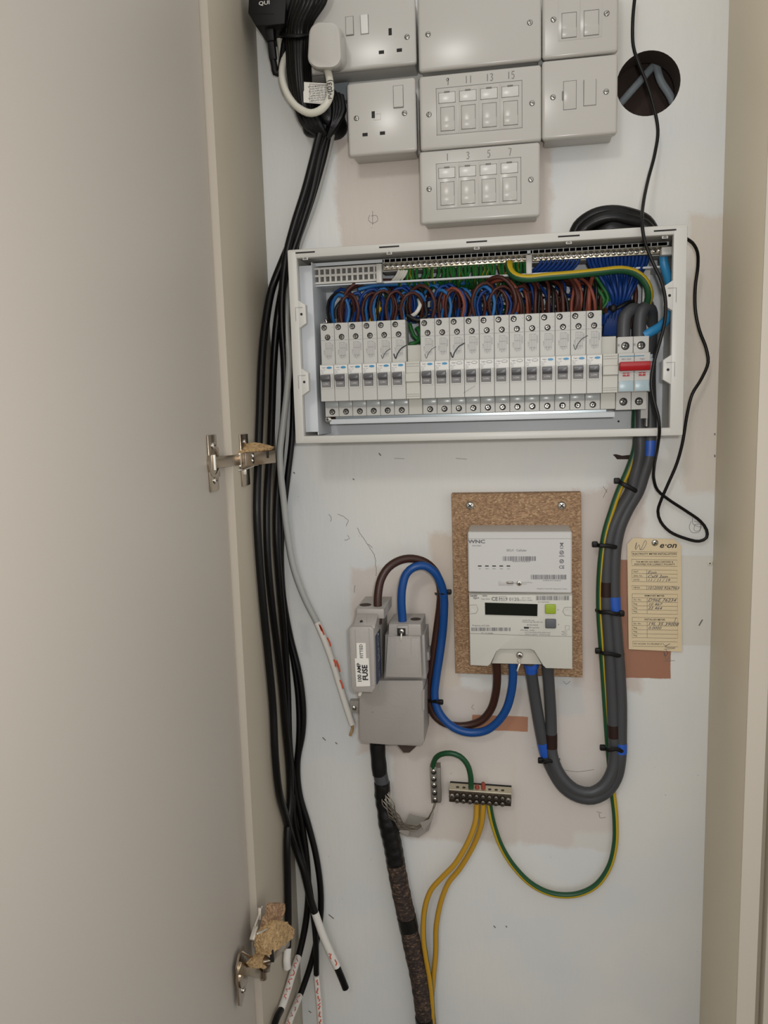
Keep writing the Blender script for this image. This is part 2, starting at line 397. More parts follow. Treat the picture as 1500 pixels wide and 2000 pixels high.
# ================================================================ STRUCTURE
XL, XR = -.3265, .2547
FZ, CZ = -1.52, 1.12
def wall_material():
    m = bpy.data.materials.new('painted_wall'); m.use_nodes = True; nt = m.node_tree; N = nt.nodes.new; Lk = nt.links.new
    b = nt.nodes['Principled BSDF']; b.inputs['Roughness'].default_value = .55
    tc = N('ShaderNodeNewGeometry')
    wn = N('ShaderNodeTexNoise'); wn.inputs['Scale'].default_value = 28; wn.inputs['Detail'].default_value = 9; wn.inputs['Roughness'].default_value = .68; Lk(tc.outputs['Position'], wn.inputs['Vector'])
    ws = N('ShaderNodeVectorMath'); ws.operation = 'SUBTRACT'; ws.inputs[1].default_value = (.5, .5, .5); Lk(wn.outputs['Color'], ws.inputs[0])
    wsc = N('ShaderNodeVectorMath'); wsc.operation = 'SCALE'; wsc.inputs['Scale'].default_value = .030; Lk(ws.outputs[0], wsc.inputs[0])
    pos = N('ShaderNodeVectorMath'); pos.operation = 'ADD'; Lk(tc.outputs['Position'], pos.inputs[0]); Lk(wsc.outputs[0], pos.inputs[1])
    wsc2 = N('ShaderNodeVectorMath'); wsc2.operation = 'SCALE'; wsc2.inputs['Scale'].default_value = .005; Lk(ws.outputs[0], wsc2.inputs[0])
    pos2 = N('ShaderNodeVectorMath'); pos2.operation = 'ADD'; Lk(tc.outputs['Position'], pos2.inputs[0]); Lk(wsc2.outputs[0], pos2.inputs[1])
    n1 = N('ShaderNodeTexNoise'); n1.inputs['Scale'].default_value = 5; n1.inputs['Detail'].default_value = 6; Lk(tc.outputs['Position'], n1.inputs['Vector'])
    cr = N('ShaderNodeValToRGB'); cr.color_ramp.elements[0].position = .38; cr.color_ramp.elements[0].color = S('#d0d2d1')
    cr.color_ramp.elements[1].position = .62; cr.color_ramp.elements[1].color = S('#d8d7d1'); Lk(n1.outputs['Fac'], cr.inputs[0])
    col = cr.outputs[0]
    def patch(x0, y0, x1, y1, c, k=1.0, soft=.004, sharp=False):
        nonlocal col
        a, e = P(x0, y0), P(x1, y1)
        a2 = Vector((min(a.x, e.x), 0, min(a.z, e.z))); e2 = Vector((max(a.x, e.x), 0, max(a.z, e.z)))
        s = N('ShaderNodeVectorMath'); s.operation = 'SUBTRACT'; s.inputs[1].default_value = (a2 + e2) / 2; Lk((pos2 if sharp else pos).outputs[0], s.inputs[0])
        ab = N('ShaderNodeVectorMath'); ab.operation = 'ABSOLUTE'; Lk(s.outputs[0], ab.inputs[0])
        h = (e2 - a2) / 2; s2 = N('ShaderNodeVectorMath'); s2.operation = 'SUBTRACT'; s2.inputs[1].default_value = (h.x, 10, h.z); Lk(ab.outputs[0], s2.inputs[0])
        sx = N('ShaderNodeSeparateXYZ'); Lk(s2.outputs[0], sx.inputs[0])
        mx = N('ShaderNodeMath'); mx.operation = 'MAXIMUM'; Lk(sx.outputs[0], mx.inputs[0]); Lk(sx.outputs[2], mx.inputs[1])
        mr = N('ShaderNodeMapRange'); mr.inputs[1].default_value = -soft; mr.inputs[2].default_value = soft; mr.inputs[3].default_value = k; mr.inputs[4].default_value = 0
        Lk(mx.outputs[0], mr.inputs[0])
        mix = N('ShaderNodeMix'); mix.data_type = 'RGBA'; Lk(mr.outputs[0], mix.inputs[0]); Lk(col, mix.inputs[6]); mix.inputs[7].default_value = S(c)
        col = mix.outputs[2]
    bare = '#c5b9ae'
    patch(655, 270, 1075, 470, bare, .85)
    patch(1345, 420, 1440, 960, '#c9bfb1', .7)
    patch(685, 1110, 880, 1480, bare, .7)
    patch(840, 1040, 900, 1345, '#cabdae', .85)
    patch(760, 1340, 1010, 1650, '#c6bcb2', .8)
    patch(1000, 1340, 1200, 1660, '#c8beb4', .75)
    patch(1120, 955, 1250, 1350, '#c6bab0', .85)
    patch(1090, 1330, 1140, 1400, '#b9bcbc', .5)
    patch(1190, 940, 1240, 1000, '#bfaFa8', .6)
    patch(1120, 1620, 1200, 1660, '#cfcdc6', .9)
    patch(585, 1220, 605, 1280, '#c2c4c4', .5)
    patch(1194, 1093, 1310, 1326, '#9c6e56', 1, .0006, True)
    patch(1232, 1085, 1420, 1262, '#cbc9c2', 1, .0006, True)
    patch(1160, 1230, 1180, 1330, '#c6bab0', 1, .0006, True)
    patch(922, 1396, 1031, 1429, '#a9785c', 1, .0005, True)
    patch(828, 1375, 870, 1440, '#b9aaa0', .4)
    nd = N('ShaderNodeTexNoise'); nd.inputs['Scale'].default_value = 130; nd.inputs['Detail'].default_value = 2; Lk(tc.outputs['Position'], nd.inputs['Vector'])
    sp = N('ShaderNodeMapRange'); sp.inputs[1].default_value = .745; sp.inputs[2].default_value = .78; sp.inputs[3].default_value = 0; sp.inputs[4].default_value = .5; Lk(nd.outputs['Fac'], sp.inputs[0])
    mix = N('ShaderNodeMix'); mix.data_type = 'RGBA'; Lk(sp.outputs[0], mix.inputs[0]); Lk(col, mix.inputs[6]); mix.inputs[7].default_value = S('#8a8174'); col = mix.outputs[2]
    Lk(col, b.inputs['Base Color'])
    st = N('ShaderNodeMapping'); st.inputs['Scale'].default_value = (60, 60, 14); Lk(tc.outputs['Position'], st.inputs[0])
    n2 = N('ShaderNodeTexNoise'); n2.inputs['Scale'].default_value = 1.5; n2.inputs['Detail'].default_value = 6; Lk(st.outputs[0], n2.inputs['Vector'])
    ad = N('ShaderNodeMath'); ad.operation = 'MULTIPLY_ADD'; ad.inputs[1].default_value = 2.0; Lk(n1.outputs['Fac'], ad.inputs[0]); Lk(n2.outputs['Fac'], ad.inputs[2])
    bp = N('ShaderNodeBump'); bp.inputs['Strength'].default_value = .35; bp.inputs['Distance'].default_value = .0016
    Lk(ad.outputs[0], bp.inputs['Height']); Lk(bp.outputs[0], b.inputs['Normal'])
    return m
M['wall'] = wall_material()
# back wall with a round hole drilled through it
HC = P(1266, 163); HR = .0375
outer = [Vector((-.75, 0, FZ)), Vector((.75, 0, FZ)), Vector((.75, 0, CZ)), Vector((-.75, 0, CZ))]
hole = [Vector((HC.x + HR * math.cos(2 * math.pi * k / 40), 0, HC.z + HR * math.sin(2 * math.pi * k / 40))) for k in range(40)]
bm = bmesh.new(); vs = [bm.verts.new(p) for p in outer + hole]
for t in tessellate_polygon([outer, hole]): bm.faces.new([vs[i] for i in t])
vb = [bm.verts.new(p + Vector((0, .035, 0))) for p in hole]
for k in range(40):
    f = bm.faces.new((vs[4 + k], vs[4 + (k + 1) % 40], vb[(k + 1) % 40], vb[k])); f.material_index = 1
bmesh.ops.recalc_face_normals(bm, faces=bm.faces[:])
for f in bm.faces:
    if f.material_index == 0 and f.normal.y > 0: f.normal_flip()
bm = jn(bm, setm(box(-.75, .75, .075, .085, FZ, CZ), 1))
wall = struct('wall_back', bm, ['wall', 'cavity'], ang=20)
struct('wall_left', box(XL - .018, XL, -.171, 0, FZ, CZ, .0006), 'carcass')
trim = struct('trim_1', box(XL - .0182, XL + .0004, -.1722, -.1708, FZ, CZ), 'carcass_edge')
struct('wall_right', box(XR, XR + .0195, -.167, 0, FZ, CZ, .0006), 'carcass_right_lit')
struct('trim_2', box(XR - .0004, XR + .0197, -.1682, -.1668, FZ, CZ), 'carcass_edge')
struct('trim_3', box(XR + .0235, XR + .045, -.155, 0, FZ, CZ), 'carcass')
struct('trim_4', box(XR + .0275, XR + .35, -.172, -.155, FZ, CZ, .001), 'carcass_edge')
struct('door_1', box(XL - .0265, XL - .0085, -.80, -.1745, FZ + .02, CZ - .03, .0008), 'door')
struct('floor', box(-2.5, 2.5, -4.5, 0, FZ - .03, FZ), 'floor')

# pencil and pen marks, cracks and a wall plug on the back wall
def pxline(pts, d=0.0): return [P(x, y, d) for x, y in pts]
def wiggle(pts, amp=.0007):
    q = spline(pxline(pts), .002)
    return [p + Vector((random.uniform(-amp, amp), 0, random.uniform(-amp, amp))) for p in q]
obj('crack', strokes([wiggle(l) for l in ([(698, 1030), (706, 1045), (716, 1060), (724, 1072), (731, 1084), (734, 1105), (735, 1125)], [(642, 1005), (648, 1012), (646, 1019)],
     [(660, 1004), (672, 1010), (680, 1017), (676, 1027)], [(680, 1045), (682, 1052), (672, 1055)], [(692, 1158), (694, 1142)], [(720, 1062), (728, 1070)])], .0006, .0003), 'groove', wall)
obj('pencil_mark', strokes([spline(pxline(l), .002) for l in (
    [(722, 420), (720, 430), (728, 436), (738, 430), (735, 421), (725, 422)], [(728, 412), (728, 440)], [(1350, 1018), (1346, 1030), (1352, 1040), (1366, 1038), (1368, 1022), (1356, 1018)],
    [(1352, 1010), (1354, 1024), (1370, 1030)], [(1357, 1024), (1356, 1036), (1366, 1036), (1368, 1024), (1357, 1024)],
    [(1165, 1585), (1175, 1588)], [(1170, 1588), (1172, 1597), (1183, 1596)], [(1178, 950), (1186, 962)], [(1186, 955), (1178, 972)],
    [(1298, 1275), (1302, 1290), (1310, 1278)], [(1296, 1292), (1318, 1290)], [(770, 895), (790, 896)], [(890, 895), (912, 897)], [(1085, 1500), (1125, 1507), (1160, 1503)],
    [(1100, 1330), (1106, 1336), (1114, 1330)], [(925, 1376), (921, 1382), (927, 1386)])], .0005, .0003), 'pencil', wall)
obj('wall_slit', prism([(P(x, y).x, P(x, y).z) for x, y in ((1197, 888), (1203, 887), (1215, 890), (1245, 887), (1243, 897), (1205, 897), (1201, 892))], .0004, 0), 'cavity', wall)
obj('scuff_mark', strokes([pxline(l) for l in ([(1372, 1270 - 60), (1365, 1222)], [(1222, 892), (1198, 889)], [(642, 1786), (652, 1794)], [(603, 1974), (608, 1978)], [(630, 1440), (636, 1446)],
    [(655, 1450), (659, 1453)], [(560, 520), (562, 522)], [(740, 885), (744, 890)], [(964, 1808), (968, 1812)], [(988, 1808), (990, 1811)], [(1396, 846), (1396, 850)], [(1396, 888), (1396, 893)], [(573, 922), (576, 925)], [(689, 935), (692, 937)])], .0016, .0003), 'pencil', wall)
c = P(1386, 1100, 0)
wp = thing('wall_plug', 'small pinkish plastic wall plug set in the right edge of the white wall', 'wall plug', c)
obj('collar', jn(lathe([(.0034, 0), (.0034, .0008), (.0026, .0018), (.0014, .0018)], c, n=16), setm(lathe([(.0013, .0019), (.0013, .0020)], c, n=10), 1)), ['white_flex', 'groove'], wp)

# cavity cables seen inside the round hole
for k, (a, e) in enumerate((((1226, 186), (1270, 136)), ((1279, 118), (1308, 186)))):
    A, E = P(*a, -.045), P(*e, -.048); s = (E - A) * .35
    cable('cable', [A - s, A, (A + E) / 2 + Vector((-.002 if k else 0, 0, -.003 if k else 0)), E, E + s * (.4 if k == 0 else 1)], .0048, 'wgrey', ['grey cable rising to the right inside the round wall hole', 'grey cable dropping to the right inside the round wall hole'][k], 'cable')

# ================================================================ FACEPLATES
DF = .045
def faceplate(name, label, cat, cx, cz, w, h=.0858, boxd=.036, boxin=.003, group=None):
    t = thing(name, label, cat, (cx, 0, cz - h / 2), group)
    obj('back_box', box(cx - w / 2 + boxin, cx + w / 2 - boxin, -boxd, 0, cz - h / 2 + boxin, cz + h / 2 - boxin, .0025), 'plate2', t)
    obj('faceplate', box(cx - w / 2, cx + w / 2, -DF, -boxd + .0002, cz - h / 2, cz + h / 2, .0038, 4), 'plate', t)
    return t
def lb(c, u0, u1, v0, v1, out=.0006, bev=.0, back=.001):
    """thin piece on a faceplate in mm from its centre"""
    return box(c[0] + u0 / 1000, c[0] + u1 / 1000, -DF - out, -DF + back, c[1] + v0 / 1000, c[1] + v1 / 1000, bev)
def ring(c, u0, u1, v0, v1, t=.35, out=.00012):
    return jn(lb(c, u0, u1, v0, v0 + t, out), lb(c, u0, u1, v1 - t, v1, out), lb(c, u0, u0 + t, v0, v1, out), lb(c, u1 - t, u1, v0, v1, out))
def slots(t, c, pts):
    for u, v, w, h in pts: obj('pin_slot', lb(c, u - w / 2, u + w / 2, v - h / 2, v + h / 2, .0001), 'dark', t)
def rocker(t, c, u, v, w, h, tilt=1):
    obj('rocker_gap', lb(c, u - w / 2 - .6, u + w / 2 + .6, v - h / 2 - .6, v + h / 2 + .6, .00012, 0), 'groove', t)
    y = -DF; cx, cz = c[0] + u / 1000, c[1] + v / 1000; w /= 2000; h /= 2000
    bm = bmesh.new(); lo, hi = (.0006, .0022) if tilt > 0 else (.0022, .0006)
    q = [bm.verts.new(p) for p in ((cx - w, y, cz - h), (cx + w, y, cz - h), (cx + w, y, cz + h), (cx - w, y, cz + h))]
    r = [bm.verts.new(p) for p in ((cx - w, y - lo, cz - h), (cx + w, y - lo, cz - h), (cx + w, y - hi, cz + h), (cx - w, y - hi, cz + h))]
    bm.faces.new(r); bm.faces.new(q)
    for i in range(4): bm.faces.new((q[i], q[(i + 1) % 4], r[(i + 1) % 4], r[i]))
    bmesh.ops.recalc_face_normals(bm, faces=bm.faces[:])
    bmesh.ops.bevel(bm, geom=bm.edges[:], offset=.0004, segments=2, affect='EDGES')
    obj('rocker_switch', bm, 'plate', t)
def loc(px, py): p = P(px, py, DF); return p.x, p.z
# single socket
c1 = loc(745, 228.5)
t = faceplate('single_socket', 'white single switched wall socket below the double socket', 'socket', c1[0], c1[1], .0858)
def mm(c, px, py):
    p = P(px, py, DF); return (p.x - c[0]) * 1000, (p.z - c[1]) * 1000
slots(t, c1, [mm(c1, 729, 224) + (4, 8), mm(c1, 713, 263) + (6.5, 4), mm(c1, 747, 260) + (6.5, 4)])
u, v = mm(c1, 778, 189); rocker(t, c1, u, v, 11.5, 25, -1)
for px, py in ((696, 231), (790, 221)): screw(t, P(px, py, DF), .0028, 'slot')
obj('shutter_outline', jn(ring(c1, -9.5, -1, -3, 4, .2)), 'groove', t)
# double socket
XD = P(812, 60, DF).x - .073; ZD = P(811, 124, DF).z + .043; c2 = (XD, ZD)
t = faceplate('double_socket', 'white double wall socket with a white plug in its left outlet', 'socket', XD, ZD, .146)
slots(t, c2, [mm(c2, 762, 62) + (4, 8), mm(c2, 745, 102) + (6.5, 4), mm(c2, 780, 98) + (6.5, 4)])
u, v = mm(c2, 683, 51); rocker(t, c2, u, v, 9, 21, -1)
u, v = mm(c2, 712, 48); rocker(t, c2, u, v, 9, 21, 1)
screw(t, P(795, 72, DF), .0028, 'slot')
# blank plate
c3 = (loc(937, 211)[0], P(940, 128, DF).z + .043)
t = faceplate('blank_plate', 'plain white double blanking plate with only two screws', 'wall plate', c3[0], c3[1], .146)
for px, py in ((836, 67), (1035, 44)): screw(t, P(px, py, DF), .0028, 'slot')
# data outlet plates
def module(t, c, u, labelmat='plate', v0=-25, win=True):
    mo = obj('outlet_module', lb(c, u + .15, u + 24.85, -25.5, 25.5, .0003, .0002), 'plate', t)
    if win:
        obj('label_window', jn(lb(c, u + 2.5, u + 22, 9.5, 21, .0008, .0003)), labelmat, mo)
        obj('window_outline', jn(ring(c, u + 2, u + 22.5, 9, 21.5, .5, .0005), lb(c, u + 9, u + 15.5, 20.5, 22.5, .0009)), 'groove', mo)
    obj('outlet_shutter', jn(lb(c, u + 5, u + 20.5, -22.5, 4, .0007, .0002), lb(c, u + 4.5, u + 21, -22.5, -12, .0014, .0004)), 'plate', mo)
    obj('shutter_outline', jn(ring(c, u + 4, u + 21.2, -23, 4.8, .45, .0006)), 'groove', mo)
for k, (px, py, nums, lab) in enumerate(((937, 211, ('9', '11', '13', '15'), 'white four-way data outlet plate pencilled 9, 11, 13, 15'),
                                  (936, 358.5, ('1', '3', '5', '7'), 'lowest white four-way data outlet plate pencilled 1, 3, 5, 7'))):
    c = loc(px, py); t = faceplate('data_outlet_plate', lab, 'wall plate', c[0], c[1], .146, boxd=.036)
    obj('frame_groove', ring(c, -52.5, 50.5, -27, 27, .6), 'groove', t)
    for i in range(4):
        module(t, c, -51.5 + 25.2 * i, 'labelwin')
    L = []
    for i, s in enumerate(nums): L += digits(s, (c[0] - .038 + .0252 * i, c[1] + .0295), .0082, -DF - .0001)
    obj('pencil_number', strokes(L, .0008), 'pencil', t)
    for u in (-61.5, 62): screw(t, Vector((c[0] + u / 1000, -DF, c[1] - (.002 if u < 0 else 0))), .0028, 'slot')
c = (loc(1133, 60)[0], P(1133, 108, DF).z + .043)
t = faceplate('data_outlet_plate', 'white two-way data outlet plate at the top right, cut by the frame', 'wall plate', c[0], c[1], .0866)
for i in range(2): module(t, c, -25.2 + 25.2 * i, win=False)
for px, py in ((1081, 38), (1185, 26)): screw(t, P(px, py, DF), .0028, 'slot')
c = loc(1132, 189.5)
t = faceplate('fused_spur', 'white switched fused connection unit beside the round wall hole', 'wall switch', c[0], c[1], .0872, .0885, boxd=.034)
u, v = mm(c, 1113, 186); obj('fuse_drawer', jn(lb(c, u - 7, u + 7, v - 15.5, v + 15.5, .0005, .0002)), 'plate', t)
obj('fuse_drawer_outline', jn(ring(c, u - 7.6, u + 7.6, v - 16, v + 16, .4, .0003), lb(c, u - 9, u - 7.6, v - 5, v + 5, .0008)), 'groove', t)
u, v = mm(c, 1152, 181); rocker(t, c, u, v, 13.5, 28, 1)
for px, py in ((1080, 190), (1184, 179)): screw(t, P(px, py, DF), .0028, 'slot')

# ================================================================ PLUG AND ITS FLEX
def rrect(x0, y0, x1, y1, r, d, n=6, taper=0):
    """rounded outline in pixels at depth d"""
    out = []
    for cx, cy, a in ((x1 - r, y1 - r, 0), (x0 + r, y1 - r, 90), (x0 + r, y0 + r, 180), (x1 - r, y0 + r, 270)):
        for k in range(n + 1):
            t = math.radians(a + 90 * k / n); x = cx + r * math.cos(t); y = cy + r * math.sin(t)
            f = (y - y0) / (y1 - y0); x = (x0 + x1) / 2 + (x - (x0 + x1) / 2) * (1 - taper * (1 - f)); out.append(P(x, y, d))
    return out
t = thing('mains_plug', 'white three-pin plug in the left outlet of the double socket', 'plug', P(640, 90, DF))
r1, r2, r3, r4 = rrect(607, 50, 679, 142, 26, DF + .0005, taper=.2), rrect(602, 45, 672, 137, 24, .070, taper=.16), rrect(600, 43, 669, 134, 24, .0815, taper=.14), rrect(603, 46, 666, 131, 22, .084, taper=.14)
b_ = loft(r1, r2, True, False); b_ = jn(b_, loft(r2, r3, False, False), loft(r3, r4, False, True)); bmesh.ops.remove_doubles(b_, verts=b_.verts[:], dist=1e-5); bmesh.ops.recalc_face_normals(b_, faces=b_.faces[:])
obj('plug_body', b_, 'plate', t, ang=50)
cable('flex', [(636, 125, .064), (641, 142, .064), (645, 165, .066), (644, 190, .068), (630, 212, .066), (608, 221, .062), (585, 212, .056), (565, 190, .05), (554, 165, .045), (551, 140, .038), (556, 112, .03), (561, 90, .025), (560, 60, .025)], .0045, 'white_flex', parent=t, n=12)
fp = P(645, 175, .0735)
obj('flex_print', jn(text('(03)', P(644, 168, .0728) , .009, ex=(0, 0, 1), ey=(-1, 0, 0), bold=.0002), text('PVL', P(645, 184, .0745), .007, ex=(0, 0, 1), ey=(-1, 0, 0), bold=.0002)), 'black_ink', t)
lbm = pprism([(592, 160), (640, 163), (636, 204), (593, 200)], .0602, .0600)
fl = thing('cable_label', 'small white printed label wrapped on the white plug flex', 'label', P(615, 180, .06))
obj('label_sheet', lbm, 'paper', fl)
L = [text(s, P(622, 168 + 4.6 * i, .0606), .0026, align='CENTER', bold=.00002) for i, s in enumerate(['IF THE MAINS SOCKET', 'DOES NOT FIT THE', 'PLUG SUPPLIED CUT', 'IT OFF AND FIT AN', 'APPROVED PLUG', 'FUSE 5A ASTA BS1362', 'REPLACE COVER'])]
obj('print', jn(*L), 'black_ink', fl); obj('print_border', strokes([pxline([(605, 164), (637, 166), (634, 202), (605, 199), (605, 164)], .0605)], .0004), 'black_ink', fl)
for i, pts in enumerate(([(526, -12, .03), (533, 20, .03), (541, 50, .028), (546, 80, .025), (550, 110, .02)], [(538, -12, .034), (541, 20, .034), (546, 50, .03), (551, 80, .022), (556, 110, .02)], [(553, -12, .036), (552, 20, .036), (551, 45, .032), (555, 80, .022), (560, 110, .02)])):
    cable('cable', pts, .0034, 'white_flex', ['white flex nearest the black power adaptor at top left', 'middle one of three white flexes at top left', 'white flex nearest the black cable bundle at top left'][i], 'cable', 'white flexes at the top left')

# ================================================================ BLACK ADAPTOR AND ITS LEAD
t = thing('power_adaptor', 'black power adaptor box hanging at the top left corner of the wall', 'adaptor', P(515, 10, .03))
obj('case', pprism([(486, -40), (484, 24), (499, 50), (522, 50), (556, 46), (562, -40)], .062, .006, .002), 'blackr', t)
obj('case_seam', strokes([pxline([(486, 25), (535, 27)], .0623)], .0006), 'black', t)
obj('print', text('QUI', P(516, 6, .0624), .0062, align='CENTER', wide=1.3, bold=.0001), 'paper', t)
ob = jn(bar(P(527, 44, .05), P(530, 82, .045), .011, .012, (0, -1, 0), .002), bar(P(530, 80, .045), P(534, 118, .04), .009, .009, (0, -1, 0), .002), cbox(P(526, 78, .045), .006, .008, .007, .001))
obj('connector', ob, 'blackr', t)
cable('adaptor_lead', [(533, 115, .04), (536, 130, .038), (538, 142, .036), (545, 142, .034), (550, 128, .032), (553, 105, .03), (557, 80, .028), (566, 60, .028)], .0042, 'blackr', parent=t)

# ================================================================ LEFT BLACK CABLES
def LP(px, py, d):          # keeps a cable inside the cupboard's left panel
    dm = D - .3215 / abs(U(px, py)[0]); return P(px, py, max(d, dm + .004))
for i in range(9):
    f = i / 8; z = .030 + .012 * math.sin(f * 3.14); jx = [0, .4, -.4, .3, -.2, .5, -.3, .2, 0][i]
    x0, x1, x2, x3 = 573 + 58 * f, 562 + 42 * f, 565 + 36 * f, 578 + 30 * f
    pts = [(x0 + 8, -20, z + .03), (x0, 5, z + .028), (x1 + 2 + jx * 2, 45, z + .02), (x1, 70, z + .014), (x2, 110, z + .016), (x2 + 2, 150, z + .016), (x3 - 4, 190, z + .014), (x3 + 8 * (1 - f), 222, z + .006), (x3 + 28 * (1 - f) + 10, 245, z - .008)]
    cable('bundled_cable', pts, .0044 + .0004 * (i % 2), 'black', '%s black cable from the left in the tied bundle at the top left' % ORDW[i], 'cable', 'black cables in the top left bundle', n=8)
cable('cable_tie', [(548, 66, .036), (560, 69, .058), (580, 70, .064), (598, 68, .058), (604, 66, .036)], .0026, 'blackr', 'black cable tie around the top of the thick black bundle', 'cable tie', flat=.5)
# black tape-wrapped sleeve stuffed in the wall opening
def blob(c, rx, ry, rz, amp, seed, sub=4):
    rnd = random.Random(seed); bm = bmesh.new(); bmesh.ops.create_icosphere(bm, subdivisions=sub, radius=1)
    ph = [(Vector((rnd.uniform(-4, 4), rnd.uniform(-4, 4), rnd.uniform(-4, 4))), rnd.uniform(0, 6)) for _ in range(9)]
    for v in bm.verts:
        n = v.co.copy(); s = sum(math.sin(n.dot(a) * 1.6 + b) for a, b in ph) / 9
        v.co = Vector((c[0] + n.x * rx * (1 + amp * s), c[1] + n.y * ry * (1 + amp * s), c[2] + n.z * rz * (1 + amp * s)))
    return bm
c = P(634, 224, .012)
sl = thing('tape_wrap', 'crumpled black tape sleeve where the cable bundle bends beside the single socket', 'tape', c)
obj('wrap', blob(c, .029, .026, .031, .28, 3), 'tape', sl)
obj('packing', pprism([(640, 165), (680, 160), (682, 195), (640, 196)], .012, .0), 'wgrey', sl)
obj('fold', jn(*[tube(spline([P(645 + 7 * k, 178 + 3 * k, .03), P(652 + 6 * k, 205 + 4 * k, .034), P(650 + 3 * k, 240, .034), P(640, 268, .028)], .006), .004, 8) for k in range(4)]), 'tape', sl)
obj('fold', jn(*[tube(spline([P(578 + 6 * k, 185, .034), P(582 + 7 * k, 215, .042), P(595 + 7 * k, 243, .044), P(622 + 3 * k, 262, .034)], .006), .0042, 8) for k in range(5)]), 'tape', sl)

A_ = [(634, 245, .03), (622, 290, .03), (601, 370, .025), (577, 450, .02), (551, 512, .018), (531, 565, .018), (519, 630, .02), (512, 700, .03), (508, 800, .04), (505, 880, .045), (503, 940, .05), (502, 1000, .05), (506, 1080, .05), (514, 1180, .045), (524, 1280, .04), (533, 1380, .035), (538, 1480, .03), (545, 1545, .03), (560, 1600, .03), (575, 1650, .03), (593, 1700, .03), (606, 1755, .03)]
B_ = [(640, 250, .026), (628, 290, .028), (609, 375, .024), (585, 452, .018), (563, 518, .016), (547, 590, .016), (539, 650, .016), (534, 720, .018), (531, 800, .02), (528, 880, .022), (523, 940, .024), (521, 1010, .026), (523, 1090, .026), (531, 1180, .025), (541, 1260, .022), (551, 1340, .02), (558, 1420, .018), (566, 1500, .02), (567, 1560, .02), (561, 1640, .018), (562, 1720, .018), (563, 1800, .016), (562, 1850, .016)]
C_ = [(628, 248, .036), (617, 290, .036), (596, 370, .03), (574, 440, .026), (559, 500, .024), (551, 580, .022), (551, 640, .02), (555, 700, .016), (556, 760, .014), (553, 830, .012), (547, 900, .012), (541, 970, .012), (540, 1050, .012), (547, 1150, .012), (556, 1250, .01), (562, 1350, .01), (565, 1450, .01), (572, 1520, .01), (588, 1600, .01), (600, 1690, .01), (602, 1750, .012), (596, 1810, .016), (583, 1868, .02)]
D_ = [(644, 250, .02), (634, 300, .016), (612, 380, .012), (594, 435, .01), (580, 480, .008), (571, 560, .007), (569, 640, .007), (573, 720, .007), (573, 800, .007), (570, 860, .007), (562, 930, .007), (553, 1010, .007), (549, 1080, .007), (553, 1160, .007), (562, 1230, .008), (575, 1300, .008), (583, 1370, .008), (584, 1440, .01), (577, 1520, .01), (574, 1590, .012), (588, 1660, .016), (600, 1710, .02), (610, 1770, .02), (617, 1840, .02), (618, 1903, .02)]
E_ = [(550, 860, .006), (546, 960, .006), (546, 1060, .006), (551, 1150, .007), (566, 1240, .008), (583, 1310, .009), (592, 1380, .009), (591, 1430, .009), (581, 1490, .009), (585, 1550, .009), (602, 1610, .009), (617, 1670, .009), (626, 1735, .01), (626, 1790, .01), (618, 1840, .012), (605, 1890, .016), (586, 1944, .02)]
labs = ['outermost black cable on the left, its taped white end pointing right', 'black cable second from the left passing behind both hinges', 'black cable ending in white tape with red marks under the lower hinge', 'black cable whose white taped end hangs straight down at the bottom', 'black cable starting beside the consumer unit and ending lowest left in tape']
ends = [((615, 1782, .03), (630, 1825, .028), (645, 1860, .026), (658, 1888, .024)), ((562, 1852, .016), (560, 1875, .016), (561, 1890, .016)), ((582, 1870, .02), (572, 1900, .022), (560, 1940, .024), (549, 1972, .026)),
        ((618, 1905, .02), (621, 1940, .02), (624, 1975, .02), (627, 2030, .02)), ((585, 1946, .02), (577, 1965, .022), (567, 1990, .024), (555, 2030, .026))]
tips = [((657, 1886, .024), (668, 1912, .022), (675, 1930, .02)), None, ((549, 1972, .026), (540, 1990, .028), (528, 2030, .03)), None, None]
for nm, pts, lab, en, tp, rr in zip('ABCDE', (A_, B_, C_, D_, E_), labs, ends, tips, (.0052, .005, .0048, .0042, .0046)):
    full = [LP(*p) for p in pts] + ([LP(*en[0])] if nm not in 'BD' else [])
    t = thing('hanging_cable', lab, 'cable', full[0])
    obj('sheath', tube(spline(full, .006), rr, 10), 'black', t, ang=60)
    ep = spline([LP(*p) for p in en], .003)
    obj('white_tape', tube(ep, rr * 1.08, 10), 'paper', t, ang=60)
    marks = []
    for k in range(1, len(ep) - 4, 4):
        p = ep[k]; o = Vector((0, -rr * 1.12, 0)); a = random.uniform(.001, .0025)
        if k + 3 < len(ep):
            mk_ = []
            for q_ in (0, .8, 1.5, 2.2, 2.9):
                i_ = int(q_); a_ = ep[k + i_].lerp(ep[k + i_ + 1], q_ - i_); fx = random.uniform(-.6, .6) * rr; tn_ = (ep[k + i_ + 1] - ep[k + i_]).normalized(); vw = Vector((0, -D, 0)) - a_; nn_ = (vw - tn_ * vw.dot(tn_)).normalized(); sd_ = tn_.cross(nn_)
                mk_.append(a_ + sd_ * fx + nn_ * (math.sqrt((rr * 1.09) ** 2 - fx * fx) + .0006))
            marks.append(mk_)
    if nm in 'CDE' or nm == 'A': obj('red_mark', strokes(marks if nm != 'A' else marks[-2:], .0018), 'orange_ink', t)
    if tp: obj('cable_tip', tube(spline([LP(*p) for p in tp], .003), rr, 10), 'black', t, ang=60)
G_ = [(648, 262, .012), (634, 320, .01), (612, 400, .007), (592, 455, .006), (574, 510, .006), (563, 570, .008), (560, 640, .014), (565, 700, .018), (561, 760, .022), (553, 830, .026), (547, 880, .028), (548, 920, .028), (553, 970, .026), (561, 1040, .022), (574, 1110, .018), (596, 1170, .014), (622, 1222, .012), (645, 1280, .011), (664, 1340, .01), (678, 1385, .01), (688, 1415, .01)]
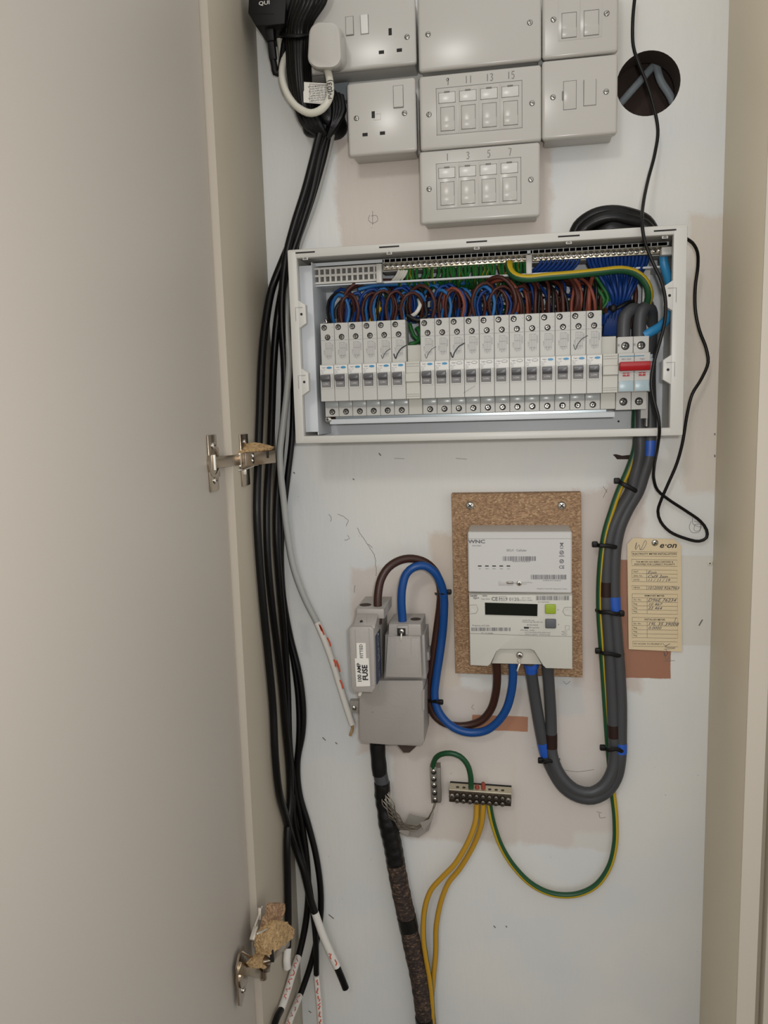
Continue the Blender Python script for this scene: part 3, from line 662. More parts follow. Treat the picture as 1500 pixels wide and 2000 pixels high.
t = thing('grey_cable', 'pale grey cable curving away to a cut end beside the fuse box', 'cable', P(*G_[0]))
gp = spline([P(*p) for p in G_], .005)
obj('sheath', tube(gp, .0045, 10), 'grey_flex', t, ang=60)
obj('white_tape', tube(gp[[i for i, p in enumerate(gp) if p.z < P(620, 1214, .012).z][0]:], .0047, 10), 'paper', t, ang=60)
obj('cut_end', jn(tube(spline([P(688, 1413, .01), P(688, 1425, .009), P(684, 1436, .006)], .003), .0022, 8)), 'chip2', t)
mk = []
for a, b in (((619, 1216), (629, 1233)), ((624, 1220), (633, 1240)), ((639, 1245), (646, 1262)), ((652, 1288), (656, 1302)), ((657, 1290), (664, 1312)), ((664, 1328), (670, 1345))):
    mk.append([P(a[0], a[1], .0158), P((a[0] + b[0]) / 2 + 1, (a[1] + b[1]) / 2, .0158), P(b[0], b[1], .0158)])
obj('red_mark', strokes(mk, .0024), 'orange_ink', t)

# ================================================================ THIN BLACK AERIAL LEAD
AP = [(1241, -15, .02), (1236, 40, .022), (1237, 90, .02), (1246, 120, .018), (1262, 160, .02), (1276, 205, .022), (1285, 255, .024), (1279, 300, .03), (1266, 350, .05), (1256, 400, .085), (1254, 435, .108), (1259, 470, .112), (1274, 510, .112), (1292, 550, .112), (1300, 590, .112), (1298, 630, .112), (1288, 670, .112), (1277, 710, .112), (1272, 750, .112), (1278, 785, .112), (1286, 815, .112), (1288, 840, .11), (1284, 875, .09), (1278, 910, .05), (1277, 935, .03), (1284, 957, .02), (1305, 975, .016), (1340, 998, .012), (1368, 1018, .01), (1380, 1035, .01), (1380, 1050, .01), (1366, 1057, .01), (1340, 1052, .01), (1308, 1038, .01), (1290, 1018, .01), (1285, 998, .012), (1292, 975, .016), (1305, 945, .02), (1322, 905, .024), (1333, 865, .028), (1342, 810, .032), (1352, 770, .034), (1370, 740, .03), (1383, 708, .026), (1379, 680, .026), (1366, 645, .028), (1358, 605, .03), (1358, 560, .034), (1363, 520, .04), (1362, 492, .05), (1352, 474, .06), (1340, 466, .066)]
cable('aerial_lead', AP, .0020, 'black', 'thin black lead draped over the consumer unit and looping at the right', 'cable', n=8)
# black cables humped behind the top of the consumer unit
for i, (dx, dy, d) in enumerate(((2, 4, .03), (12, 14, .036), (24, 24, .03), (36, 34, .036))):
    cable('black_cable', [(1118 + dx, 470, d), (1128 + dx, 440 + dy * .6, d), (1158 + dx * .6, 417 + dy, d + .004), (1195, 410 + dy, d + .006), (1232 - dx * .3, 416 + dy, d + .004), (1262 - dx * .4, 430 + dy * .7, d), (1280 - dx * .4, 462, d)], .0082, 'black',
          ['topmost black cable humped behind the top of the consumer unit', 'second black cable humped behind the consumer unit top', 'third black cable humped behind the consumer unit top', 'lowest black cable humped behind the consumer unit top'][i], 'cable', 'black cables behind the consumer unit')
# ================================================================ CONSUMER UNIT
CF = .105
cx0 = (P(561, 489, CF).x + P(577, 865, CF).x) / 2; cx1 = (P(1344.5, 436, CF).x + P(1333, 853, CF).x) / 2
cz1 = (P(562, 489, CF).z + P(1343, 436, CF).z) / 2; cz0 = (P(577, 865, CF).z + P(1332, 853, CF).z) / 2
ix0 = (P(580, 506, CF).x + P(593, 849, CF).x) / 2; ix1 = P(1312, 640, CF).x
iz1 = (P(585, 503, CF).z + P(1320, 459, CF).z) / 2; iz0 = (P(592, 849, CF).z + P(1310, 838, CF).z) / 2
cu = thing('consumer_unit', 'open white metal consumer unit housing without its cover, full of wiring', 'fuse box', ((cx0 + cx1) / 2, 0, cz0))
bx0, bx1, bz0, bz1 = cx0 + .004, cx1 - .004, cz0 + .004, cz1 - .004
obj('back_plate', box(bx0, bx1, -.004, -.0005, bz0, bz1), 'steel_in', cu)
obj('side_panel', box(bx0, bx0 + .0015, -CF + .008, -.001, bz0, bz1), 'steel', cu)
obj('side_panel', box(bx1 - .0015, bx1, -CF + .008, -.001, bz0, bz1), 'steel', cu)
obj('top_panel', box(bx0, bx1, -CF + .008, -.001, bz1 - .0015, bz1), 'steel', cu)
gx0, gx1 = P(1238, 850, .04).x, P(1292, 850, .04).x        # cable gap in the bottom
obj('bottom_panel', jn(box(bx0, gx0, -CF + .008, -.001, bz0, bz0 + .0015), box(gx1, bx1, -CF + .008, -.001, bz0, bz0 + .0015), box(gx0, gx1, -CF + .008, -.072, bz0, bz0 + .0015)), 'steel', cu)
fr = jn(box(cx0, cx1, -CF, -CF + .010, iz1, cz1, .0018), box(cx0, cx1, -CF, -CF + .010, cz0, iz0, .0018), box(cx0, ix0, -CF - .0002, -CF + .0098, cz0 + .002, cz1 - .002, .0015), box(ix1, cx1, -CF - .0002, -CF + .0098, cz0 + .002, cz1 - .002, .0015))
obj('front_frame', fr, 'steel', cu)
for px, py, s in ((586, 614, 1), (597, 746, 1), (1312, 577, -1), (1306, 722, -1)):
    c = P(px, py, CF - .001)
    xe = ix0 - .001 if s > 0 else ix1 + .001
    w = .0095
    pts = [(xe, c.z - .017), (xe + s * w, c.z - .011), (xe + s * w, c.z + .011), (xe, c.z + .017)]
    tb = obj('lid_tab', prism(pts, CF - .0005, CF - .009, .0008), 'steel', cu)
    obj('tab_hole', jn(lathe([(.0016, .0), (.0016, .0006)], (xe + s * .004, -CF + .0009, c.z), n=14)), 'dark', tb)
    obj('tab_groove', strokes([[Vector((xe - s * .003, -CF - .0003, c.z - .008)), Vector((xe - s * .003, -CF - .0003, c.z + .008)), Vector((xe + s * .006, -CF - .0003, c.z + .008))]], .0005), 'groove', tb)
for px, py in ((596, 493), (760, 482), (931, 472), (1111, 461), (1299, 450)):
    c = P(px, py, CF); obj('lid_slot', cbox((c.x, -CF, c.z), .024, .0006, .0018, .0002), 'dark', cu)
    cl = obj('lid_clip', jn(cbox((c.x, -CF - .0002, c.z - .0075), .0065, .0008, .0028, .0003)), 'steel', cu)
    obj('clip_notch', jn(cbox((c.x, -CF - .0007, c.z - .0075), .0045, .0003, .0014), cbox((c.x, -CF - .001, c.z - .007), .002, .0003, .0022)), 'groove', cl)
# inner flanges
obj('inner_flange', jn(box(ix0 + .010, ix0 + .0112, -.075, -.004, iz0, iz1), box(bx0 + .002, ix0 + .011, -.0762, -.075, iz0 + .004, iz1 - .004)), 'steel_in', cu)
obj('inner_flange', jn(box(ix1 - .0152, ix1 - .014, -.04, -.004, iz0, iz1), box(ix1 - .0225, ix1 - .014, -.042, -.041, iz0 + .01, iz1 - .012)), 'steel', cu)
obj('corner_bracket', jn(box(P(1290, 490, .075).x, ix1 + .004, -.082, -.07, P(1300, 500, .075).z, P(1300, 484, .075).z, .001)), 'plate2', cu)
# terminal carriers
cd = .062
def zl(px, py, d): return P(px, py, d).z
ga, gb = P(592, 541, cd), P(742, 532, cd)
gz = (ga.z + gb.z) / 2; gh = .0088
lat = []
n = 14
for k in range(n + 1):
    x = ga.x + (gb.x - ga.x) * k / n; lat.append(box(x - .0012, x + .0012, -cd, -cd + .008, gz - gh, gz + gh))
for z in (-gh, 0, gh): lat.append(box(ga.x - .0012, gb.x + .001, -cd - .0003, -cd + .008, gz + z - .0013, gz + z + .0013))
lat.append(setm(box(ga.x, gb.x, -cd + .008, -cd + .009, gz - gh, gz + gh), 1))
obj('terminal_carrier', jn(*lat), ['steel', 'groove'], cu)
obj('carrier_shelf', jn(box(ga.x - .001, P(1305, 500, cd).x, -cd + .002, -.004, gz - gh - .0035, gz - gh - .002)), 'steel_in', cu)
obj('carrier_shelf', jn(box(ga.x - .001, P(1305, 500, cd).x, -cd + .006, -.004, gz + gh + .0012, gz + gh + .0025)), 'steel', cu)
for a, e, nm, cnt in (((748, 528), (1030, 510), 'earth_bar', 26), ((1040, 508), (1306, 492), 'neutral_bar', 24)):
    A, E = P(a[0], a[1] - 2, cd + .004), P(e[0], e[1] - 2, cd + .004); z = gz + .0065
    b = obj(nm, jn(box(A.x, E.x, -cd - .002, -cd + .006, z - .0042, z + .0042, .0006)), 'brass', cu)
    obj('bar_seat', jn(box(A.x - .002, E.x, -cd + .006, -.03, z - .005, z + .010), *[box(A.x + .0072 * q, A.x + .0072 * q + .001, -cd + .003, -cd + .006, z + .004, z + .010) for q in range(int((E.x - A.x) / .0072))], box(A.x, E.x, -cd + .003, -cd + .006, z - .0195, z - .0175)), 'plate2', cu)
    for k in range(cnt):
        x = A.x + (E.x - A.x) * (k + .5) / cnt
        screw(b, (x, -cd - .002, z + random.uniform(-.0003, .0003)), .0035, 'pozi', name='terminal_screw')
for px in (742, 1033):
    c = P(px, 545 if px < 800 else 520, cd); obj('carrier_clip', cbox((c.x, -cd - .002, gz - .002), .007, .010, .023, .001), 'steel', cu)
obj('added_bright_panel', box(ix0 + .006, ix1 + .004, -.056, -.054, gz + gh + .004, iz1 + .002), 'steel_in', cu)  # added plate, brought forward to brighten the shaded space above the terminal carriers
# DIN rail and lower busbar tray
md, ud, ld = .086, .076, .066
X0 = P(625.3, 742, md).x; ZT = P(900, 619, ud).z; ZM1 = P(900, 702, md).z; ZMB = P(900, 776, md).z; ZLB = P(900, 807, ld).z
ZLV1, ZLV0 = P(900, 722, md).z, P(900, 747, md).z
XM = lambda i: X0 + .018 * i
obj('din_rail', jn(box(XM(0) - .003, XM(22) + .010, -.042, -.038, ZMB + .006, ZM1 + .0), ), 'dingrey', cu)
obj('rail_end', jn(box(XM(22) + .0015, XM(22) + .0075, -.064, -.038, P(1285, 765, .06).z, P(1285, 700, .06).z, .001), setm(box(XM(22) + .0015, XM(22) + .009, -.066, -.06, P(1285, 706, .06).z, P(1285, 700, .06).z), 0)), 'dingrey', cu)
obj('rail_end', jn(box(XM(0) - .0035, XM(0) - .0008, -.07, -.038, P(620, 772, .07).z, P(620, 722, .07).z, .0005)), 'dingrey', cu)
zt = P(900, 812, .05).z
obj('busbar_tray', jn(box(XM(0) + .006, XM(20), -.058, -.03, zt - .0045, zt - .0015, .0006), box(XM(0) + .004, XM(20), -.0595, -.0575, zt - .0065, zt, .0004)), 'steel_in', cu)
obj('busbar', box(XM(0) + .01, XM(19.5), -.05, -.045, zt, zt + .003), 'dingrey', cu)
for px, py, d in ((636, 628, .02), (641, 819, .06), (1270, 594, .03)):
    c = P(px, py, d); obj('fixing_pillar', lathe([(.003, 0), (.003, d - .004)], (c.x, -.004, c.z), n=14), 'copper', cu); screw(cu, (c.x, -d, c.z), .0042, 'pozi', name='fixing_screw')
for px, py in ((629, 832), (611, 565), (1208, 823)):
    c = P(px, py, .004); obj('plate_hole', lathe([(.0014, .0), (.0014, .0003)], (c.x, -.004, c.z), n=10), 'dark', cu)
for px, py in ((613, 690), (617, 820), (1300, 665), (1302, 800)):
    c = P(px, py, .004); obj('embossed_square', jn(cbox((c.x, -.0045, c.z), .009, .0015, .017, .0006)), 'steel_in', cu)

# ---- breakers
def profile(x, w, pts, bev=.0004):
    bm = bmesh.new(); a = [bm.verts.new((x, -d, z)) for d, z in pts]; b = [bm.verts.new((x + w, -d, z)) for d, z in pts]; n = len(pts)
    bm.faces.new(a); bm.faces.new(b)
    for i in range(n): bm.faces.new((a[i], a[(i + 1) % n], b[(i + 1) % n], b[i]))
    bmesh.ops.recalc_face_normals(bm, faces=bm.faces[:])
    if bev: bmesh.ops.bevel(bm, geom=bm.edges[:], offset=bev, segments=1, affect='EDGES')
    return bm
def rcbo(x):
    t = thing('circuit_breaker', 'x', 'circuit breaker', (x, -.045, ZLB))
    obj('body', profile(x + .0002, .0176, [(.045, ZLB), (ld, ZLB), (ld, ZMB - .0002), (md, ZMB), (md, ZM1), (ud, ZM1 + .0006), (ud, ZT), (.045, ZT)]), 'rcbo', t)
    mid = (ZLV1 + ZLV0) / 2; h = (ZLV1 - ZLV0) / 2
    f = obj('lever_surround', jn(box(x + .0015, x + .0024, -md - .0025, -md, mid - h - .0012, mid + h + .0014, .0003), box(x + .0140, x + .0152, -md - .0025, -md, mid - h - .0012, mid + h + .0014, .0003), box(x + .0015, x + .0152, -md - .001, -md, mid - h - .0016, mid - h - .0006)), 'label', t)
    lv = obj('lever', profile(x + .0026, .0112, [(md, mid - h), (md + .003, mid - h), (md + .0045, mid - .001), (md + .009, mid + .0015), (md + .0085, mid + h - .001), (md, mid + h)], .0003), 'lever', t)
    obj('lever_face', jn(profile(x + .0028, .0108, [(md + .003, mid - h + .0004), (md + .0034, mid - h + .0002), (md + .0048, mid - .0016), (md + .0044, mid - .0012)], 0)), 'lever2', lv)
    obj('terminal_window', box(x + .0006, x + .0172, -ld - .0005, -ld, ZLB + .0122, ZMB - .0006, .0002), 'winband', t)
    obj('label_strip', box(x + .0005, x + .0174, -md - .0002, -md + .0005, ZM1 - .0115, ZM1 - .0015), 'label', t)
    return t
def rcbo_details(t, x, blue):
    lg = jn(text('hager', (x + .0052, -md - .0003, ZM1 - .0036), .0024, bold=.00003))
    obj('print', jn(lg, *[text(s, (x + .0012, -md - .0003, ZM1 - .0066 - .0018 * i), .0016, align='LEFT') for i, s in enumerate(('B32  6kA', '30mA', '0.03A'))]), 'ink', t)
    obj('lever_print', text('I-ON', (x + .0082, -md - .0049, (ZLV1 + ZLV0) / 2 - .0042), .0030), 'label', t)
    obj('oval_badge', jn(prism([(x + .0122 + .0034 * math.cos(a), ZM1 - .0040 + .0014 * math.sin(a)) for a in [k * math.pi / 8 for k in range(16)]], md + .0006, md)), 'labelblue' if blue else 'label', t)
    if not blue: obj('badge_outline', jn(*[tube([Vector((x + .0122 + .0034 * math.cos(a), -md - .0006, ZM1 - .0040 + .0014 * math.sin(a))) for a in [k * math.pi / 8 for k in range(17)]], .0002, 4)]), 'ink', t)
    screw(t, (x + .0053, -ud, ZT - .0052), .0027, 'term', name='terminal_screw'); screw(t, (x + .0092, -ud, ZT - .0172), .0027, 'term', name='terminal_screw')
    screw(t, (x + .0094, -ld, ZLB + .0060), .0029, 'term', name='terminal_screw')
    L = []; y = -ud - .0002; zt_ = ZT - .024
    for k in range(5):
        u = x + .0062 + .0019 * k; L.append([Vector((u, y, zt_ - .001 * (k % 3))), Vector((u, y, zt_ - .019 - .001 * (k % 2)))])
    for k in (0, .007, .016): L.append([Vector((x + .0062, y, zt_ - k)), Vector((x + .0138, y, zt_ - k - .0002))])
    L.append([Vector((x + .0075, y, zt_ - .016)), Vector((x + .0095, y, zt_ - .021)), Vector((x + .0115, y, zt_ - .016))])
    L.append([Vector((x + .0155, y, ZT - .005)), Vector((x + .0168, y, ZT - .005))]); L.append([Vector((x + .015, y, ZT - .0165)), Vector((x + .0165, y, ZT - .0165))])
    L.append([Vector((x + .0004, -ud - .0002, zt_ + .003)), Vector((x + .0172, -ud - .0002, zt_ + .003))])
    obj('wiring_diagram', jn(strokes(L, .00022), text('L N 6kA', (x + .0045, y, zt_ - .012), .0018, ex=(0, 0, 1), ey=(-1, 0, 0)), text('IMPORTANT', (x + .0155, y, zt_ - .006), .0016, ex=(0, 0, 1), ey=(-1, 0, 0))), 'ink', t)
    obj('lower_label', jn(strokes([[Vector((x + .0004, -ld - .0002, ZLB + .0115)), Vector((x + .0172, -ld - .0002, ZLB + .0115))]], .0003)), 'ink', t)
proto = None; slots_used = [0, 1, 2, 3, 4, 5] + list(range(7, 19))
ordn = {0: 'first', 1: 'second', 2: 'third', 3: 'fourth', 4: 'fifth', 5: 'sixth'}
lbl = {0: 'grey-levered breaker at the far left end of the breaker row', 1: 'grey-levered breaker second from the left end of the row', 2: 'grey-levered breaker third from the left end of the row',
       3: 'grey-levered breaker fourth from the left end, blue oval badge', 4: 'breaker with a thin pen tick, two left of the wire-filled gap', 5: 'breaker with a bold black tick just left of the wire-filled gap',
       7: 'breaker with a faint pen tick just right of the wire-filled gap', 8: 'blue-badged breaker between the faint-ticked and the bold-ticked breakers right of the gap', 9: 'breaker with a bold black tick, third right of the wire-filled gap',
       10: 'breaker with a pencilled scribble below its lever, fourth right of the gap', 11: 'white-badged breaker immediately right of the one with the pencilled scribble', 12: 'white-badged breaker second right of the one with the pencilled scribble',
       13: 'white-badged breaker third right of the one with the pencilled scribble', 14: 'rightmost of the breakers with a white oval badge', 15: 'leftmost blue-badged breaker of the right-hand four', 16: 'blue-badged breaker just left of the one with the tall pen tick',
       17: 'breaker with a tall thin pen tick, second from the right end of the breakers', 18: 'rightmost grey-levered breaker, beside the blank module'}
proto = rcbo(XM(0)); brk = {}
for i in slots_used:
    t = proto if i == 0 else copy_tree(proto, None, (XM(i) - XM(0), 0, 0))
    tag(t, lbl[i], 'circuit breaker', 'circuit breakers in the consumer unit'); brk[i] = t
for i in slots_used: rcbo_details(brk[i], XM(i), not 9 <= i <= 14)
def tick(i, px, py, s, w, m='pen'):
    y = -ud - .0004; c = P(px, py, ud)
    pts = [Vector((c.x + a * s, y, c.z + b * s)) for a, b in ((-.55, -.05), (-.4, -.45), (-.25, -.1), (.1, .35), (.55, .6))]
    obj('pen_tick', strokes([spline(pts, .001)], w), m, brk[i])
tick(4, 754, 692, .011, .0007); tick(5, 782, 689, .015, .0015); tick(7, 841, 690, .013, .0006); tick(9, 894, 686, .016, .0015); tick(17, 1134, 671, .015, .0008)
c = P(917, 762, md); obj('pencil_scribble', strokes([[Vector((c.x - .007 + .0009 * k, -md - .0003, c.z - .003 + .0005 * k + (.0012 if k % 2 else -.0008))) for k in range(16)]], .0003), 'pencil', brk[10])
# blanks
def blank(i, lab, zt_):
    x = XM(i); t = thing('blank_module', lab, 'blank module', (x, -.045, ZLB), 'blank modules in the breaker row')
    obj('body', profile(x + .0003, .0174, [(.045, ZLB), (ld, ZLB), (ld, ZMB), (md, ZMB), (md, ZLV0 + .002), (md + .003, ZLV0 + .003), (md + .003, ZLV1 - .002), (md, ZLV1 - .001), (md, ZM1), (ud - .01, ZM1 + .0005), (ud - .01, zt_), (.045, zt_)], .0005), 'rcbo2', t)
    obj('ridge', jn(*[box(x + .001, x + .017, -md - .0003, -md, z, z + .0003) for z in (ZMB + .003, ZMB + .0055, ZM1 - .003, ZM1 - .006)]), 'groove', t)
blank(6, 'grey blank module in the gap between the ticked breakers', P(805, 674, ud - .01).z)
blank(19, 'grey blank module between the last breaker and the red main switch', P(1190, 657, ud - .01).z)
# main switch
xs = XM(20); xe = XM(22)
ms = thing('main_switch', 'double-width main switch with a red lever at the right end of the row', 'main switch', (xs, -.045, ZLB))
zmt = P(1238, 657, ud).z; zma = P(1238, 689, md).z; zmb2 = P(1238, 765, md).z; zlb2 = P(1238, 800, ld).z
for k in range(2):
    x = xs + .018 * k
    h = obj('body', profile(x + .0002, .0176, [(.045, zlb2), (ld, zlb2), (ld, zmb2), (md, zmb2), (md, zma), (ud, zma + .0005), (ud, zmt), (.045, zmt)]), 'rcbo', ms)
    screw(ms, (x + .009, -ud, P(1238, 675, ud).z), .0036, 'term', name='terminal_screw'); screw(ms, (x + .009, -ld, P(1238, 784, ld).z), .0036, 'term', name='terminal_screw')
    z = P(1238, 731, md).z; w_ = obj('indicator_window', box(x + .0052, x + .0128, -md - .0006, -md, z - .0022, z + .0022), 'red', ms)
    obj('print', text('I', (x + .009, -md - .0008, z), .004, bold=.0002), 'paper', w_)
    obj('lower_cover', jn(box(x + .001, x + .017, -md - .0012, -md, zmb2 + .0006, P(1238, 743, md).z, .0004)), 'bluegrey', ms)
    obj('switch_print', jn(strokes([[Vector((x + .0004 + .0005 * j, -ud - .0002, zmt - .008)), Vector((x + .0004 + .0005 * j, -ud - .0002, zmt - .011))] for j in range(5)], .0002), text('hager' if k else 'SBN 100A', (x + .009, -md - .0003, zma - .007), .0026)), 'ink', ms)
obj('teal_line', box(xs + .001, xs + .029, -md - .0002, -md, zma - .0042, zma - .0032), 'teal', ms)
zr = P(1238, 715, md + .008).z
obj('red_lever', jn(profile(xs + .0006, .0345, [(md, zr - .0045), (md + .008, zr - .0052), (md + .010, zr + .0005), (md + .0095, zr + .0052), (md, zr + .0048)], .0007)), 'red', ms)
obj('inner_rib', jn(box(xs + .001, xe - .001, -md - .0014, -md, zr - .009, zr - .0085)), 'label', ms)

# ---- wiring inside
rnd = random.Random(11)
WM = {'blue': 'wblue', 'lblue': 'wblue2', 'brown': 'wbrown', 'red': 'wred', 'black': 'wblack', 'grey': 'wgrey', 'white': 'wwhite', 'green': 'greenw', 'yellow': 'yellow'}
WN = {'blue': 'blue', 'lblue': 'light blue', 'brown': 'brown', 'red': 'reddish brown', 'black': 'black', 'grey': 'grey', 'white': 'white', 'green': 'green', 'yellow': 'yellow'}
def wire(c, pts, r, lab=None, group=None, n=6):
    cable('wire', pts, r, WM[c], lab or ('thin %s wire tangled above the breakers inside the consumer unit' % WN[c]), 'wire', group or ('%s wires above the breakers' % WN[c]), n=n, step=.006)
def over(px): return ORDW[max(0, min(17, int((px - 632) / 29.6)))]
# dark mass of wires running behind: deep strands
for k in range(46):
    c = rnd.choice(['blue', 'blue', 'brown', 'black', 'grey', 'blue', 'lblue', 'green', 'white'])
    x = rnd.uniform(672, 1130); L_ = rnd.uniform(50, 150); y = 560 - (x - 660) * .03 + rnd.uniform(0, 62); d = rnd.uniform(.010, .034)
    wire(c, [(x, y + rnd.uniform(-12, 12), d), (x + L_ * .3, y + rnd.uniform(-14, 10), d + .004), (x + L_ * .7, y + rnd.uniform(-12, 14), d), (min(x + L_, 1190), y + rnd.uniform(-20, 25), d - .004)], .0016,
         'thin sideways %s wire, deep, starting above the %s breaker from the left' % (WN[c], over(x)), 'deep %s wires behind the breaker tails' % WN[c])
for k in range(30):
    c = rnd.choice(['blue', 'grey', 'black', 'white', 'green', 'brown', 'blue'])
    x = rnd.uniform(690, 1120); y = 556 - (x - 660) * .03; d = rnd.uniform(.02, .036)
    wire(c, [(x, y - rnd.uniform(0, 8), d), (x + rnd.uniform(-20, 20), y + 25, d), (x + rnd.uniform(-25, 25), y + 50, d), (x + rnd.uniform(-25, 25), 632 - (x - 630) * .04, d - .004)], .0016,
         'thin dropping %s wire, deep behind the %s breaker from the left' % (WN[c], over(x)), 'deep dropping %s wires behind the breaker tails' % WN[c])
def ytop(x): return 628 - (x - 630) * .0425
# loops from each breaker
for i in slots_used:
    px = 640 + (i if i else 0) * 28.9 + 8; yt = ytop(px) + 4
    if i == 0: continue
    cols = ['brown', 'blue', 'brown', 'lblue'] if i < 13 else ['brown', 'black', 'red' if i in (13, 16, 17) else 'brown', 'brown', 'blue']
    if i in (9, 18): cols[0] = 'red'
    if i in (1, 3, 5, 8, 11): cols = ['brown', 'lblue', 'black', 'blue']
    for j, c in enumerate(cols):
        a = px - 8 + 7 * j + rnd.uniform(-3, 3); h = rnd.uniform(52, 68) - (6 if i > 12 else 0); w = rnd.uniform(22, 44) * (1 if rnd.random() < .55 else -1); d = .062 - .005 * j + rnd.uniform(-.003, .003)
        if i < 13:
            pts = [(a, yt, .058), (a - w * .12, yt - h * .45, d), (a + w * .15, yt - h * .88, d + .003), (a + w * .6, yt - h, d), (a + w, yt - h * .75, d - .006), (a + w * 1.05, yt - h * .3, d - .012), (a + w * .9, yt + 4, d - .018)]
        else:
            s = rnd.uniform(-16, 10); pts = [(a, yt, .058), (a + s * .1, yt - h * .4, d), (a + s * .7, yt - h * .9, d), (a + s - 10, yt - h * 1.15, d - .015), (a + s - 24, yt - h * 1.2, d - .03)]
        wire(c, pts, rnd.choice([.0019, .0022]), 'stiff %s wire, %s of those above the %s breaker from the left' % (WN[c], ('front', 'second', 'third', 'fourth', 'rearmost')[j], ORDW[slots_used.index(i)]), 'stiff %s breaker tails' % WN[c], n=8)
for (c, pts) in (('brown', [(668, 628, .05), (668, 600, .055), (674, 575, .058), (692, 555, .058), (730, 549, .05), (790, 548, .044), (850, 545, .04), (905, 548, .03)]),
                 ('brown', [(662, 628, .045), (663, 605, .05), (672, 580, .05), (688, 562, .05), (712, 553, .05), (760, 551, .044), (820, 550, .036)]),
                 ('lblue', [(700, 566, .052), (730, 558, .05), (800, 555, .046), (860, 556, .04), (920, 552, .03)]),
                 ('blue', [(676, 628, .05), (678, 600, .054), (686, 580, .056), (700, 572, .056), (708, 590, .05), (700, 620, .045)]),
                 ('black', [(657, 622, .05), (656, 606, .05), (664, 592, .048), (676, 580, .04)]),
                 ('yellow', [(724, 628, .05), (731, 612, .052), (738, 600, .048), (740, 590, .04)]),
                 ('yellow', [(730, 628, .046), (737, 612, .05), (743, 602, .046)]),
                 ('brown', [(1000, 616, .056), (1008, 590, .062), (1000, 560, .064), (980, 542, .064), (962, 543, .06), (950, 552, .05), (946, 562, .04)]),
                 ('red', [(1008, 614, .052), (1014, 590, .06), (1007, 562, .062), (987, 546, .062), (968, 548, .056), (955, 556, .046)]),
                 ('red', [(1150, 612, .058), (1150, 585, .064), (1152, 560, .06), (1158, 540, .05)]),
                 ('brown', [(1122, 612, .058), (1128, 590, .064), (1124, 560, .062), (1112, 543, .056), (1108, 535, .04)]),
                 ('red', [(1130, 612, .055), (1135, 585, .06), (1130, 556, .058), (1118, 542, .05)]),
                 ('green', [(1165, 542, .05), (1178, 562, .052), (1188, 582, .052), (1180, 600, .05), (1160, 610, .046)]),
                 ('green', [(1155, 545, .048), (1168, 566, .05), (1180, 585, .05), (1172, 600, .046), (1150, 606, .04)]),
                 ('green', [(1160, 540, .046), (1176, 555, .05), (1192, 577, .05), (1186, 602, .046), (1168, 614, .04)]),
                 ('green', [(815, 640, .05), (822, 655, .056), (815, 668, .05), (800, 672, .05)]), ('green', [(800, 632, .045), (808, 655, .048), (822, 668, .046)]),
                 ('white', [(795, 622, .05), (812, 612, .058), (820, 598, .058), (818, 585, .05)]), ('black', [(795, 615, .06), (815, 626, .062), (832, 618, .06), (830, 590, .055)]),
                 ('brown', [(1232, 640, .04), (1240, 600, .046), (1242, 570, .045), (1236, 545, .04), (1225, 530, .035)]), ('blue', [(1226, 640, .04), (1230, 600, .042), (1228, 570, .042), (1222, 545, .04)])):
    wire(c, pts, .0026, 'bent %s wire starting above the %s breaker from the left' % (WN[c], over(pts[0][0])), 'bent %s wires above the breakers' % WN[c], n=8)
# green/yellow earths under the earth bar
for k in range(34):
    f = k / 33; x = 785 + 240 * f + rnd.uniform(-2, 2); y = 526 - 15 * f
    if k in (5, 9): continue
    cable('wire', [(x, y, .064), (x + rnd.uniform(-1, 3), y + 11, .060), (x + rnd.uniform(-3, 5), y + 22, .056), (x + rnd.uniform(-4, 6), y + 34, .046), (x + rnd.uniform(-8, 8), y + 46, .032)], .0019, ['greenw', 'yellow'],
          'short green and yellow earth wire, %s along the left terminal bar' % ORDW[k], 'wire', 'earth wires under the terminal bar', stripe=(rnd.choice([80, 280, 180]), 100), n=8, step=.006)
for k in range(4):
    x = 768 + 5 * k; cable('wire', [(x + 12, 527, .064), (x + 8, 537, .062), (x, 547, .056), (x - 8, 556, .04)], .0018, 'wwhite', 'short white wire slanting below the left end of the terminal bar', 'wire', 'white wires under the terminal bar', n=6)
# blue neutrals
for k in range(9):
    x = 1049 + 9 * k; cable('wire', [(x + 10, 508 - k * .3, .064), (x + 4, 518, .062), (x - 10, 530, .056), (x - 28, 538, .046), (x - 60, 540, .036)], .0020, 'wblue', 'blue wire swept left, %s from the start of the right terminal bar' % ('first' if k == 0 else ORDW[k]), 'wire', 'blue wires swept left', n=8)
for k in range(17):
    f = k / 16; x = 1148 + 118 * f; y = 503 - 4 * f
    bx = 1196 + 34 * f
    cable('wire', [(x, y, .064), (x + (bx - x) * .06, y + 12, .061), (x + (bx - x) * .35, y + 34, .05 + .006 * (k % 2)), (x + (bx - x) * .75, y + 62, .046 + .008 * (k % 3)), (bx - 2, 585, .046 + .006 * (k % 3)), (bx - 8, 605, .046), (bx - 14, 632, .044), (bx - 16, 655, .04)], .0021, 'wblue', 'blue wire fanning into the tied bundle, %s along the right terminal bar' % ORDW[k], 'wire', 'blue neutral wires in the tied bundle', n=8)
for k in range(5):
    cable('wire', [(1205 - 4 * k, 590, .052), (1195 - 3 * k, 608 + 2 * k, .054), (1180, 617 + 3 * k, .05), (1160, 628 + 3 * k, .04)], .0021, 'wblue', 'blue wire turning left out of the tied bundle beside the breakers', 'wire', 'blue wires leaving the tied bundle', n=8)
cable('cable_tie', [(1186, 598, .05), (1196, 603, .060), (1208, 600, .066), (1224, 591, .062), (1236, 588, .05)], .0030, 'blackr', 'black cable tie around the blue wires inside the consumer unit', 'cable tie', flat=.6)
